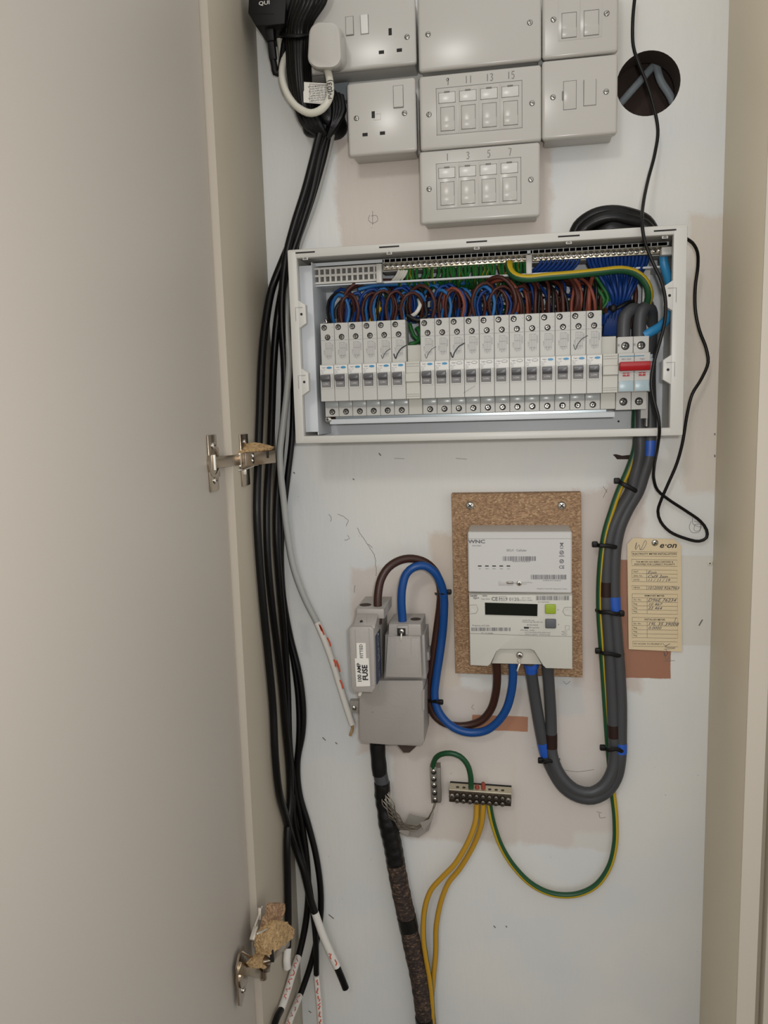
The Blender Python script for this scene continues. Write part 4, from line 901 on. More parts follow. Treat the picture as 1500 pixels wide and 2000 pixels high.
o = obj('cable_tie_tail', blob(P(1198, 602, .068), .004, .003, .005, .05, 5, 2), 'blackr'); tag(o, 'black tape knot on the tied blue wires inside the consumer unit', 'tape')
cable('earth_cable', [(994, 514, .064), (994, 522, .068), (999, 533, .072), (1010, 541, .076), (1030, 544, .078), (1070, 540, .08), (1120, 536, .08), (1170, 531, .078), (1215, 527, .075), (1240, 533, .072), (1256, 545, .07), (1266, 562, .068), (1268, 580, .064), (1262, 600, .055), (1256, 625, .045), (1250, 660, .03), (1246, 720, .022), (1243, 790, .022), (1241, 835, .022), (1243, 850, .022)], .0048, ['yellow', 'green'],
      'thick yellow and green earth cable sweeping across inside the consumer unit', 'cable', stripe=(100, 115), n=12)
cable('neutral_cable', [(1296, 500, .064), (1297, 515, .064), (1304, 540, .06), (1308, 555, .056)], .0052, 'skyblue', 'sky blue cable at the right end of the terminal bar', 'cable', n=12)
cable('neutral_cable', [(1310, 598, .05), (1306, 618, .056), (1290, 637, .062), (1268, 650, .066), (1258, 656, .066)], .0055, 'skyblue', 'sky blue cable curving to the top of the main switch', 'cable', n=12)
obj('copper_strand', tube(spline([P(1295, 485, .066), P(1298, 492, .07), P(1293, 500, .066)], .002), .0015, 6), 'copper', cu)
tails_in = [('left grey double-insulated cable arched into the top of the main switch', [(1218, 668, .062), (1218, 640, .062), (1221, 618, .062), (1232, 605, .058), (1246, 606, .048), (1252, 622, .038), (1250, 660, .028), (1248, 720, .022), (1250, 790, .022), (1250, 850, .022), (1250, 885, .022), (1240, 930, .02), (1232, 960, .018)]),
            ('right grey double-insulated cable arched into the top of the main switch', [(1249, 668, .062), (1249, 640, .062), (1251, 616, .062), (1258, 602, .060), (1270, 606, .050), (1272, 630, .038), (1270, 680, .028), (1268, 740, .022), (1270, 800, .022), (1270, 850, .022), (1268, 890, .022), (1256, 930, .02), (1246, 960, .018)])]
lt = [(1212, 995, .016), (1197, 1029, .016), (1188, 1065, .016), (1185, 1101, .016), (1184, 1174, .016), (1189, 1246, .016), (1192, 1300, .016), (1196, 1370, .016), (1199, 1440, .017), (1200, 1480, .018), (1194, 1510, .020), (1178, 1535, .022), (1154, 1548, .024), (1128, 1544, .024), (1106, 1528, .024), (1088, 1502, .022), (1078, 1470, .02), (1077, 1440, .02), (1076, 1400, .022), (1073, 1350, .03), (1070, 1305, .04), (1069, 1285, .045)]
rt = [(1226, 995, .016), (1211, 1029, .016), (1203, 1065, .016), (1200, 1101, .016), (1200, 1174, .016), (1205, 1246, .016), (1209, 1300, .016), (1213, 1370, .016), (1213, 1440, .017), (1212, 1480, .018), (1204, 1520, .015), (1186, 1546, .013), (1158, 1560, .012), (1128, 1556, .012), (1100, 1538, .012), (1080, 1508, .012), (1066, 1474, .016), (1058, 1440, .02), (1051, 1400, .024), (1043, 1350, .03), (1037, 1305, .04), (1035, 1285, .045)]
for (lab, a), b in zip(tails_in, (lt, rt)):
    t = thing('meter_tail', lab.replace('arched into the top of the main switch', 'running from the main switch down to the meter'), 'cable', P(*a[-1]))
    sp_ = spline([P(*p) for p in a + b], .006); obj('sheath', tube(sp_, .0078, 14), 'tail', t, ang=60)
    for nm, m, p0, p1 in ([('brown_tape', 'browntape', (1185, 1133, .016), (1185, 1162, .016)), ('brown_tape', 'browntape', (1197, 1411, .016), (1199, 1444, .017)), ('brown_tape', 'browntape', (1077, 1460, .02), (1076, 1430, .02))] if b is lt else
                          [('blue_tape', 'bluetape', (1202, 1168, .016), (1204, 1196, .016)), ('blue_tape', 'bluetape', (1213, 1447, .017), (1212, 1467, .018)), ('blue_tape', 'bluetape', (1064, 1478, .018), (1057, 1446, .02)), ('blue_tape', 'bluetape', (1271, 865, .022), (1268, 890, .022)), ('blue_tape', 'bluetape', (1038, 1312, .038), (1036, 1298, .042))]):
        q0, q1 = P(*p0), P(*p1)
        i0 = min(range(len(sp_)), key=lambda i: (sp_[i] - q0).length); i1 = min(range(len(sp_)), key=lambda i: (sp_[i] - q1).length)
        if i0 > i1: i0, i1 = i1, i0
        i1 = max(i1, i0 + 2); obj(nm, tube(sp_[i0:i1 + 1], .0081 if nm != 'x' else .009, 14), m, t, ang=60)
for cen, hd, tl in (((1228, 951), (1205, 939), (1251, 963)), ((1186, 1066), (1162, 1063), (1211, 1068)), ((1188, 1196), (1214, 1198), (1164, 1192)), ((1192, 1277), (1168, 1271), (1218, 1279)), ((1204, 1463), (1177, 1460), (1222, 1465)), ((1072, 1486), (1056, 1485), (1092, 1484))):
    r_ = .0095 + .016
    t = thing('cable_tie', {939: 'topmost black cable tie on the grey cables under the consumer unit', 1063: 'black cable tie on the grey cables level with the top of the meter', 1198: 'black cable tie on the grey cables below the upper brown tape',
              1271: 'black cable tie on the grey cables level with the bottom of the buff card', 1460: 'black cable tie beside blue tape near the bottom of the straight grey cables', 1485: 'black cable tie where the two grey cables join below the meter'}[hd[1]], 'cable tie', P(cen[0], cen[1], .02))
    a, b = P(hd[0], hd[1], .018), P(tl[0], tl[1], .012); m_ = P(cen[0], cen[1], .0285)
    obj('strap', tube(spline([a, (a * .6 + m_ * .4) + Vector((0, -.006, 0)), m_, (b * .6 + m_ * .4) + Vector((0, -.006, 0)), b], .003), .0027, 8, flat=.5), 'blackr', t)
    h = P(hd[0], hd[1], .022); obj('tie_head', cbox(h, .0075, .006, .0075, .0015), 'blackr', t)
GYp = [(1243, 850, .022), (1241, 875, .02), (1228, 915, .02), (1208, 960, .018), (1194, 1000, .018), (1182, 1040, .018), (1175, 1085, .018), (1171, 1140, .016), (1171, 1200, .015), (1175, 1260, .014), (1179, 1320, .013), (1183, 1380, .012), (1187, 1440, .01), (1192, 1500, .007), (1197, 1550, .006), (1202, 1600, .007), (1201, 1650, .008), (1189, 1695, .01), (1163, 1730, .012), (1125, 1747, .012), (1080, 1746, .012), (1040, 1728, .012), (1005, 1694, .012), (980, 1655, .013), (965, 1615, .014), (957, 1580, .016), (955, 1562, .017)]
cable('earth_cable', GYp, .0042, ['yellow', 'green'], 'green and yellow earth cable looping low from the grey cables to the earth bar', 'cable', stripe=(75, 125), n=12)

# ================================================================ METER BOARD, METER, HUB
bf = .018
corners = [(881.7, 965), (1135, 962), (1138, 1323), (889.5, 1315)]
bw = [P(x, y, bf) for x, y in corners]
brd = thing('backing_board', 'rectangular chipboard backing board behind the electricity meter', 'board', ((bw[0].x + bw[2].x) / 2, 0, bw[2].z))
obj('board', prism([(p.x, p.z) for p in bw], bf, 0, .0006), 'chip', brd)
for px, py in ((918, 987), (1097, 987)): screw(brd, P(px, py, bf), .0055, 'pozi')
mf = .070
hub = thing('communications_hub', 'white communications hub box with status lights above the meter', 'meter', P(1015, 1160, bf))
hx0, hx1 = (P(913, 1040, mf).x + P(915, 1158, mf).x) / 2, P(1117, 1100, mf).x
hz1, hz0 = P(1015, 1039, mf).z, P(1015, 1158, mf).z
prof = [(bf, hz0), (mf, hz0), (mf, hz1), (bf, hz1 + .001)]
obj('case', profile(hx0, hx1 - hx0, prof, .0015), 'metercover', hub)
def tx(s, px, py, size, d=mf, **k): return text(s, P(px, py, d + .0003), size, **k)
def barcode(px0, px1, py, h, d, seed):
    r = random.Random(seed); a, b = P(px0, py, d), P(px1, py, d); out = []; x = a.x
    while x < b.x:
        w = r.choice([.0004, .0004, .0008, .0012]); out.append(box(x, x + w, -d - .0003, -d, a.z + (b.z - a.z) * (x - a.x) / (b.x - a.x) - h / 2, a.z + (b.z - a.z) * (x - a.x) / (b.x - a.x) + h / 2)); x += w + r.choice([.0004, .0007, .0010])
    return jn(*out)
obj('print', jn(tx('WNC', 931, 1058, .0062, bold=.0004, wide=1.35), tx('SWC-PNC', 931, 1066, .0026), tx('SKU1  Cellular', 1009, 1075, .0042), tx('00 00 00 01 00 00 00 20', 1018, 1097, .0022), tx('00 80 E0 40 01 00 00 40', 1078, 1134, .0022),
    tx('Designed in Taiwan/CE  Engineered in Taiwan', 1078, 1150, .0020), tx('CE', 1097, 1108, .0056, bold=.0002), *[tx(s, 937 + 14 * i, 1111, .0018) for i, s in enumerate(('SW', 'WAN', 'MESH', 'HAN', 'GAS'))]), 'ink', hub)
obj('barcode', barcode(982, 1046, 1091, .0058, mf, 3), 'ink', hub); obj('barcode', barcode(1037, 1104, 1127, .0058, mf, 4), 'ink', hub)
for i in range(5):
    c = P(937 + 14 * i, 1105.5, mf); obj('status_light', cbox((c.x, -mf - .0001, c.z), .0046, .0005, .0013), 'dark', hub)
sy = []
c = P(1097, 1064, mf); sy += [[Vector((c.x - .002, -mf - .0003, c.z + .0025)), Vector((c.x + .002, -mf - .0003, c.z - .0025))], [Vector((c.x + .002, -mf - .0003, c.z + .0025)), Vector((c.x - .002, -mf - .0003, c.z - .0025))], [Vector((c.x - .0018, -mf - .0003, c.z - .0042)), Vector((c.x + .0018, -mf - .0003, c.z - .0042))], [Vector((c.x - .0018, -mf - .0003, c.z + .002)), Vector((c.x + .0018, -mf - .0003, c.z + .002))]]
for yy in (1079, 1096): c = P(1097, yy, mf); sy.append(arc((c.x, -mf - .0003, c.z), .0022, 0, 360, 16)); sy.append([Vector((c.x - .0012, -mf - .0003, c.z - .001)), Vector((c.x + .0012, -mf - .0003, c.z + .001))])
sy.append(pxline([(1092, 1086), (1102, 1086)], mf + .0003))
obj('symbol', strokes(sy, .0009), 'ink', hub)
c = P(988, 1139, mf)
obj('seal_recess', jn(cbox((c.x, -mf, c.z), .0185, .0006, .0062, .0002)), 'plate2', hub)
obj('seal', cbox(P(996, 1138, mf + .001), .0085, .002, .0032, .0009), 'lead', hub)
obj('seal_wire', jn(*[tube(spline([P(x, y, mf + .001) for x, y in l], .002), .0003, 5) for l in ([(1000, 1138), (1008, 1138), (1014, 1138), (1030, 1137), (1040, 1138)], [(1000, 1140), (1008, 1139), (1014, 1140), (1028, 1140)])]), 'zinc', hub)
screw(hub, P(1014, 1139, mf), .0034)
obj('seam', box(hx0 + .0005, hx1 - .0005, -mf - .0002, -mf, hz1 - .0086, hz1 - .0083), 'groove', hub)

et = thing('electricity_meter', 'white electricity meter with dark display and green button below the hub', 'meter', P(1018, 1305, bf))
mo_ = [(915.5, 1160.5), (1118, 1160.5), (1118.5, 1307.5), (1066, 1306), (1060, 1300), (1043, 1272), (1036, 1269), (977, 1269), (970, 1273), (958, 1298), (953, 1302), (918, 1300)]
obj('case', jn(pprism(mo_, mf + .001, bf, .0022)), 'meter', et)
obj('terminal_recess', pprism([(956, 1304), (974, 1267), (1040, 1267), (1064, 1304), (1060, 1298), (960, 1296)], mf - .018, bf + .004) if False else pprism([(960, 1296), (972, 1266), (1042, 1266), (1058, 1298)], mf - .014, bf + .002, .001), 'meterlow', et)
dm = mf + .001
obj('seam', strokes([pxline([(917, 1161), (1117, 1162)], dm + .0002), pxline([(918, 1237), (1000, 1240), (1050, 1242), (1117, 1243)], dm + .0002), pxline([(917, 1182), (930, 1181), (934, 1190), (930, 1198), (918, 1199)], dm + .0002), pxline([(1117, 1186), (1103, 1186), (1099, 1194), (1104, 1202), (1117, 1203)], dm + .0002)], .0004), 'groove', et)
obj('display', pprism([(947, 1177), (1050, 1180), (1049.5, 1203.5), (947.5, 1200.5)], dm + .0004, dm), 'lcd', et)
obj('display_rim', strokes([pxline([(947, 1202), (1050, 1205)], dm + .0003)], .0006), 'plate', et)
for (x, y), m, nm, lab in (((1075, 1189), 'gbtn', 'button', 'green square button'), ((1075.5, 1217.5), 'dbtn', 'button', 'dark grey square button')):
    c = P(x, y, dm); obj(nm, cbox((c.x, -dm - .001, c.z), .0134, .003, .0124, .0014, 3), m, et, label=lab)
for q_ in ((925, 1190), (1108, 1194)): obj('seal_cup', lathe([(.0048, 0), (.0048, .0003), (.0040, .0004), (.0024, .0001)], P(*q_, dm), n=20), 'meter', et)
def tm(s, px, py, size, **k): return text(s, P(px, py, dm + .0003), size, **k)
obj('print', jn(tm('Landis', 925, 1163.5, .0036, bold=.0002), tm('Gyr+', 930, 1168, .0036, bold=.0002), tm('E470', 947, 1164, .0030, bold=.0001), tm('Type 5424', 948, 1170, .0026), tm('CE', 966, 1170, .0068, bold=.00025), tm('M19 0120', 994, 1170.5, .0062), tm('-25°C  +55°C', 1028, 1168, .0022),
    tm('ELECTRICITY METER', 1026, 1172.5, .0019), tm('00 3176A5FFFE01', 1062, 1176, .0020), tm('Landis+Gyr Ltd,', 1032, 1211.5, .0023), tm('Peterborough PE2 6FX UK', 1040, 1215, .0023), tm('BS EN 50470', 1040, 1221, .0026), tm('1000 imp/kWh', 1042, 1226, .0024),
    tm('230V 50Hz  10-85A', 1030, 1231, .0022), tm('CAT: 5424, BS EN 62052, BS EN 62053', 1050, 1235.5, .0020), tm('MADE IN GREECE   UTILIZE BS 5685', 1050, 1239.5, .0020), tm('Property of E.ON', 939, 1222, .0030), tm('19 L 35 39008', 951, 1237, .0026), tm('A', 1090, 1191, .0026), tm('B', 1091, 1220, .0026)), 'ink', et)
obj('print_box', strokes([pxline([(975, 1165), (989, 1165), (989, 1173), (975, 1173), (975, 1165)], dm + .0003), pxline([(1104, 1222), (1112, 1222), (1112, 1230), (1104, 1230), (1104, 1222)], dm + .0003), pxline([(1097, 1234), (1104, 1232), (1108, 1234), (1104, 1236), (1097, 1234)], dm + .0003), pxline([(1097, 1239), (1104, 1237), (1108, 1239), (1104, 1241), (1097, 1239)], dm + .0003)], .0003), 'ink', et)
obj('oval_mark', cbox(P(1028, 1226, dm), .006, .0006, .0024, .0002), 'black_ink', et)
obj('barcode', barcode(1047, 1111, 1168, .0055, dm, 8), 'ink', et); obj('barcode', barcode(921, 996, 1229, .0045, dm, 9), 'ink', et)
c = P(1015, 1280, dm - .012)
screw(et, (c.x, -(mf - .0125), c.z), .0044); obj('seal_wire', jn(tube(spline([P(1015, 1283, .062), P(1010, 1290, .064), P(1014, 1296, .064), P(1012, 1302, .064)], .002), .0004, 5), tube(spline([P(1017, 1284, .062), P(1018, 1291, .064), P(1014, 1298, .064)], .002), .0004, 5)), 'zinc', et)
obj('seal', bar(P(1015, 1296, .065), P(1010, 1311, .065), .0022, .0030, (0, -1, 0), .0006), 'nickel_light', et)
c = P(1038, 1304, .04)
obj('blue_tape_collar', lathe([(.0088, 0), (.0098, .004), (.0092, .009)], (c.x, c.y, c.z - .001), axis='Z', n=14), 'bluetape', et)

# ================================================================ BROWN AND BLUE CABLES
BR = [(738, 1218, .07), (738, 1192, .07), (738, 1165, .068), (744, 1132, .062), (759, 1108, .056), (782, 1094, .048), (806, 1091, .042), (832, 1099, .036), (852, 1120, .03), (861, 1150, .024), (860, 1180, .018), (855, 1220, .014), (849, 1265, .013), (843, 1305, .013), (838, 1345, .013), (840, 1375, .013), (850, 1398, .013), (868, 1412, .014), (893, 1418, .014), (918, 1416, .014), (942, 1406, .016), (959, 1385, .02), (968, 1355, .028), (971, 1320, .038), (969, 1290, .045)]
BL = [(786, 1232, .05), (786, 1210, .05), (784, 1175, .052), (786, 1145, .052), (794, 1120, .05), (810, 1107, .048), (829, 1105, .044), (848, 1117, .04), (861, 1140, .034), (867, 1165, .028), (867, 1200, .024), (864, 1240, .02), (858, 1285, .02), (852, 1325, .02), (849, 1360, .021), (856, 1388, .022), (872, 1410, .024), (894, 1425, .025), (920, 1431, .025), (948, 1427, .026), (971, 1411, .03), (989, 1385, .034), (999, 1350, .038), (1002, 1320, .042), (1001, 1290, .046)]
cable('supply_tail', BR, .0055, 'brown', 'thick brown cable arching from the fuse carrier to the meter', 'cable', n=14)
cable('supply_tail', BL, .0056, 'blue', 'thick blue cable arching from the neutral block to the meter', 'cable', n=14)
for cen, hd, tl, lab in (((864, 1159), (877, 1156), (851, 1160), 'black cable tie near the top of the blue and brown cables'), ((851, 1370), (861, 1371), (834, 1367), 'black cable tie low on the blue and brown cables beside the fuse box')):
    t = thing('cable_tie', lab, 'cable tie', P(cen[0], cen[1], .03))
    a, b, m_ = P(hd[0], hd[1], .026), P(tl[0], tl[1], .012), P(cen[0], cen[1], .0345 if cen[1] < 1200 else .028)
    obj('strap', tube(spline([a, m_ + (a - m_) * .5 + Vector((0, -.002, 0)), m_, m_ + (b - m_) * .6 + Vector((0, -.003, 0)), b], .003), .0025, 8, flat=.5), 'blackr', t)
    obj('tie_head', cbox(P(hd[0], hd[1], .028), .007, .006, .0065, .0015), 'blackr', t)
# ================================================================ SERVICE CUT-OUT (FUSE BOX)
co = thing('service_cutout', 'grey service fuse cutout with white fuse stickers left of the meter', 'fuse box', P(765, 1456, 0))
obj('base', pprism([(701, 1329), (826, 1329), (828, 1350), (829, 1448), (824, 1457), (760, 1456), (706, 1452), (701, 1444)], .060, .0, .0025), 'fusedark', co)
obj('side_rib', pprism([(824, 1352), (829, 1345), (829, 1385), (825, 1390)], .0608, .02), 'fusedark', co); obj('side_clip', pprism([(826, 1270), (838, 1275), (839, 1290), (826, 1290)], .03, .0, .001), 'fusedark', co)
ov = []
for a, b in (((728, 1389), (796, 1389)),):
    ov.append(spline([P(728, 1392, .0603), P(728, 1384, .0603), P(762, 1379, .0603), P(796, 1386, .0603), P(796, 1399, .0603), P(762, 1406, .0603), P(729, 1397, .0603), P(728, 1390, .0603)], .003))
obj('embossed_oval', strokes(ov, .0006), 'fusegrey2', co)
obj('cable_stub', loft([P(x, y, .02) for x, y in ((776, 1455), (814, 1457), (800, 1470), (788, 1470))], [P(x, y, .045) for x, y in ((776, 1455), (814, 1457), (800, 1470), (788, 1470))]), 'cavity', co)
for px, py in ((691, 1383), (838, 1389)):
    obj('fixing_lug', jn(pprism([(px - 8 if px < 750 else px - 12, py - 14), (px + 12 if px < 750 else px + 4, py - 14), (px + 12 if px < 750 else px + 4, py + 10), (px - 8 if px < 750 else px - 12, py + 10)], .010, 0, .002)), 'fusedark', co)
    screw(co, P(px, py, .0105), .0040, 'pozi')
nb = obj('neutral_block', jn(pprism([(757, 1243), (821, 1243), (824, 1324), (752, 1323)], .070, .03, .0016), pprism([(752, 1240), (829, 1240), (832, 1326), (750, 1326)], .052, 0, .001)), 'fusegrey', co)
obj('neutral_terminal_housing', jn(pprism([(759, 1219), (822, 1219), (823, 1245), (758, 1245)], .064, .012, .002), pprism([(776, 1222), (797, 1222), (797, 1240), (776, 1240)], .067, .06, .001)), 'fusegrey', co)
obj('panel_rim', strokes([pxline(l, .0703) for l in ([(760, 1246), (819, 1246), (820, 1318), (756, 1317), (759, 1246)], [(772, 1246), (773, 1279)], [(803, 1246), (803, 1279)], [(776, 1287), (801, 1287)], [(776, 1291), (801, 1291)], [(776, 1295), (801, 1295)], [(757, 1240), (771, 1242)], [(804, 1244), (820, 1244)])], .0006), 'fusegrey2', co)
def topcap(px, py, d, r, m='cavity'):
    c = P(px, py, d); return lathe([(r, 0), (r, .0004)], c, axis='Z', n=18)
obj('cable_port', jn(lathe([(.0072, 0), (.0072, .0005)], Vector((P(809, 1219, .064).x - .001, -.040, P(790, 1219, .064).z)), axis='Z', n=18)), 'cavity', co)
obj('seal_recess', jn(cbox(P(784, 1235, .0672), .011, .001, .011, .0004)), 'dark', co); screw(co, P(784, 1233, .068), .0032, 'pozi')
obj('seal', bar(P(784, 1238, .070), P(783, 1251, .0705), .0018, .0018, (0, -1, 0), .0004), 'nickel_light', co)
# fuse carrier
fc = .115
car = thing('fuse_carrier', 'light grey pull-out fuse carrier with white 100 AMP FUSE sticker', 'fuse', P(710, 1352, .06))
fr_ = [P(x, y, fc) for x, y in ((681, 1228), (687, 1224), (724, 1224), (730, 1230), (733, 1343), (727, 1353), (693, 1352), (686, 1343))]
fo = [(p.x, p.z) for p in fr_]
xk = P(732, 1290, fc).x
b1 = prism(fo, fc, .072, .002)
b2 = loft([Vector((x, -.072, z)) for x, z in fo], [Vector((x + (.0 if x < -.17 else .0), -.012, z + (.003 if z < P(700, 1300, fc).z else 0))) for x, z in fo])
obj('body', jn(b1, b2), 'fusegrey', car)
tb = [(P(696, 1206, .085).x, P(696, 1209, .085).z), (P(750, 1206, .085).x, P(750, 1209, .085).z), (P(750, 1189, .085).x, P(723, 1189, .085).z), (P(696, 1189, .085).x, P(723, 1189, .085).z)]
obj('terminal_housing', jn(prism(tb, .085, .02, .002)), 'fusegrey', car)
za = P(700, 1224, fc).z
x0_, x1_ = fo[0][0] + .001, P(731, 1226, fc).x
obj('shoulder', profile(x0_ + .004, x1_ - x0_ - .004, [(fc - .004, za - .004), (fc - .004, za), (.088, za + .009), (.03, za + .010), (.03, za - .004)], .001), 'fusegrey', car)
obj('seal_lug', jn(bar(P(708, 1222, .108), P(706, 1206, .094), .013, .003, (0, -1, .6), .0008)), 'fusegrey', car)
obj('lug_hole', lathe([(.002, 0), (.002, .0015)], P(706, 1214, .103), axis='Y', n=12), 'dark', car)
obj('cable_port', lathe([(.0078, 0), (.0078, .0006)], Vector((tb[0][0] * .76 + tb[1][0] * .24, -.066, tb[2][1] - .0002)), axis='Z', n=18), 'cavity', car)
obj('grip_line', strokes([[Vector((fo[1][0], -fc - .0002, P(690, 1339, fc).z)), Vector((fo[3][0], -fc - .0002, P(730, 1339, fc).z))], [Vector((fo[1][0] + .004, -fc - .0002, P(690, 1230, fc).z)), Vector((fo[1][0] + .006, -fc - .0002, P(690, 1335, fc).z))], [Vector((fo[3][0] - .006, -fc - .0002, P(690, 1226, fc).z)), Vector((fo[3][0] - .005, -fc - .0002, P(690, 1335, fc).z))]], .0005), 'fusedark', car)
sk = fc + .0004
obj('sticker', pprism([(696, 1256), (714, 1256), (715, 1290), (697, 1290)], sk + .0001, fc), 'paper', car)
obj('sticker', pprism([(693, 1286), (720, 1286), (723, 1340), (696, 1341)], sk + .0003, fc), 'paper', car)
up = dict(ex=(-.03, 0, 1), ey=(-1, 0, -.03))
obj('sticker_print', jn(text('FITTED', P(706, 1272, sk + .0005), .0058, bold=.0001, **up), text('100 AMP', P(702, 1314, sk + .0007), .0068, bold=.0003, **up), text('FUSE', P(713.5, 1314, sk + .0007), .0095, bold=.0006, **up)), 'black_ink', car)
xs_ = max(x for x, z in fo)
zc0, zc1 = P(738, 1331, .095).z, P(738, 1238, .095).z
obj('side_label', box(xs_ - .0008, xs_ + .0006, -.106, -.073, zc0, zc1), 'navy', car)
obj('side_label_print', jn(text('LUCY', (xs_ + .0008, -.089, zc1 - .018), .016, ex=(0, 0, 1), ey=(0, -1, 0), bold=.0003), text('OXFORD ENGLAND', (xs_ + .0008, -.089, zc0 + .018), .007, ex=(0, 0, 1), ey=(0, -1, 0)), text('100A', (xs_ + .0008, -.089, zc0 + .04), .010, ex=(0, 0, 1), ey=(0, -1, 0))), 'bluegrey', car)
obj('bottom_pin', tube([P(705, 1350, .07), P(702, 1358, .07)], .0022, 10), 'paper', car)

# ================================================================ SUPPLY CABLE
sc = thing('supply_cable', 'thick old supply cable, black-taped then brown jute, running down from the cutout', 'cable', P(830, 2020, .015))
up1 = spline([P(737, 1450, .022), P(739, 1480, .022), P(742, 1512, .021)], .004)
obj('rubber_sleeve', tube(up1, [.0108 + .0003 * math.sin(i) for i in range(len(up1))], 16), 'blackr', sc)
g1 = spline([P(742, 1508, .021), P(745, 1522, .021), P(747, 1532, .021)], .003); obj('grey_tape', tube(g1, .0102, 16), 'wgrey' if False else 'tail', sc)
b1 = spline([P(746, 1528, .021), P(747, 1545, .021), P(746, 1565, .02), P(753, 1590, .019), P(760, 1620, .018), P(768, 1655, .018), P(774, 1692, .018)], .0035)
rr = [.0112 if i < 6 else .0095 + min(.0040, .0007 * max(0, i - 9)) + .0004 * math.sin(i * 1.7) for i in range(len(b1))]
obj('black_tape', tube(b1, rr, 18), 'tape', sc)
b2 = spline([P(773, 1686, .018), P(783, 1740, .018), P(796, 1800, .018), P(806, 1850, .018), P(817, 1900, .018), P(825, 1950, .018), P(831, 2000, .018), P(834, 2040, .018)], .0035)
obj('jute_serving', tube(b2, [.0133 + .0005 * math.sin(i * 1.3) * math.sin(i * .37) for i in range(len(b2))], 20), 'oldcable', sc)
for a, e in (((794, 1790), (799, 1814)), ((829, 1985), (832, 2010))):
    obj('black_tape', tube(spline([P(a[0], a[1], .018), P(e[0], e[1], .018)], .003), .0140, 18), 'tape', sc)
eb = thing('earth_braid', 'braided metal earth strands curving from the supply cable to the grey connector', 'earth strap', P(800, 1620, .02))
for k in range(9):
    o_ = (k - 4) * .9
    pts = [P(742 + 2.2 * k, 1548, .028), P(750 + 2.2 * k, 1570 - o_, .032), P(764 + 1.5 * k, 1594 - 1.2 * o_, .03 + .001 * (k % 2)), P(785 + .5 * k, 1613 - 1.8 * o_, .026), P(812, 1617 - 1.0 * o_, .022), P(833, 1602 - .6 * o_, .02), P(845, 1584, .018), P(850, 1568, .016)]
    pp = spline(pts, .003); pp = [p + Vector((.0011 * math.sin(i * .9 + k * 2), .0008 * math.cos(i * .9 + k * 2), .0009 * math.sin(i * .9 + k * 2))) for i, p in enumerate(pp)]
    obj('strand', tube(pp, .00075, 6), 'braid', eb)
pv = thing('plastic_sleeve', 'torn grey clear plastic sleeve folded around the earth braid', 'sleeve', P(812, 1620, .01))
ol = [(799, 1590), (818, 1595), (836, 1598), (845, 1580), (847, 1590), (838, 1622), (818, 1636), (794, 1633), (778, 1625), (781, 1617), (792, 1606)]
obj('sheet', pprism(ol, .0090, .0082), 'pvc', pv); obj('fold', jn(pprism([(779, 1624), (786, 1618), (800, 1620), (797, 1634)], .024, .0232), pprism([(820, 1607), (838, 1600), (848, 1578), (845, 1600), (828, 1622)], .0235, .0230)), 'pvc', pv)
tc_ = thing('connector_block', 'narrow vertical grey screw connector joining braid to green earth wire', 'connector', P(849, 1570, .0))
obj('body', pprism([(839, 1498), (859, 1497), (861, 1569), (842, 1570)], .013, 0, .002), 'lead', tc_)
obj('body_wing', pprism([(852, 1500), (860, 1500), (862, 1566), (854, 1566)], .017, .01, .001), 'lead', tc_)
for k, (px, py) in enumerate(((847, 1508), (847.5, 1522), (848, 1535), (849, 1549), (850, 1563))):
    obj('screw_well', lathe([(.0036, 0), (.0036, .0010)], P(px, py, .0128), n=14), 'dark', tc_); screw(tc_, P(px - .5, py - 2, .0140), .0026)
cable('earth_wire', [(847, 1512, .008), (846, 1496, .010), (850, 1482, .014), (862, 1473, .02), (880, 1471, .024), (898, 1477, .024), (912, 1492, .022), (919, 1514, .02), (920, 1548, .016)], .0038, ['green', 'yellow2'], 'short green earth wire arching from the connector block to the earth bar', 'cable', stripe=(110, 110), n=12)
# ================================================================ EARTH BAR
et_ = thing('earth_terminal_bar', 'dark brass earth terminal bar with a row of screws on a black base', 'terminal bar', P(938, 1575, 0))
q = [(876.5, 1543), (999, 1552), (999, 1576), (876.5, 1568)]
def ebp(f, g, d):      # f along, g down the face
    a = P(*q[0], .026); b = P(*q[1], .026); c = P(*q[3], .026)
    return Vector((a.x + (b.x - a.x) * f + (c.x - a.x) * g, -d, a.z + (b.z - a.z) * f + (c.z - a.z) * g))
obj('base', prism([(ebp(f, g, 0).x, ebp(f, g, 0).z) for f, g in ((0, 0), (1, 0), (1, 1), (0, 1))], .016, 0, .001), 'blackr', et_)
obj('brass_bar', prism([(ebp(f, g, 0).x, ebp(f, g, 0).z) for f, g in ((.0, -.02), (1, -.02), (1, .3), (.0, .3))], .024, .006, .0005), 'brass', et_)
obj('bar_face', prism([(ebp(f, g, 0).x, ebp(f, g, 0).z) for f, g in ((.005, .06), (.995, .06), (.995, .96), (.005, .96))], .0246, .010, .0005), 'brassd', et_)
for k in range(8):
    f = .135 + .1035 * k
    tpost = obj('terminal', jn(lathe([(.0036, 0), (.0036, .0022), (.0030, .0030)], ebp(f, .34, .0244), n=12), lathe([(.0036, 0), (.0036, .0022), (.0030, .0030)], ebp(f, .78, .0244), n=12)), 'brassd', et_)
    for g in (.32, .74): screw(tpost, ebp(f, g, .0274), .0026, 'dull', name='terminal_screw')
    if k not in (2,): obj('wire_hole', lathe([(.0023, 0), (.0023, .0002)], ebp(f, -.03, .017) + Vector((0, 0, .0002)), axis='Z', n=10), 'cavity', et_)
for f in (.05, .95): screw(et_, ebp(f, .5, .0246), .0042, 'dull')
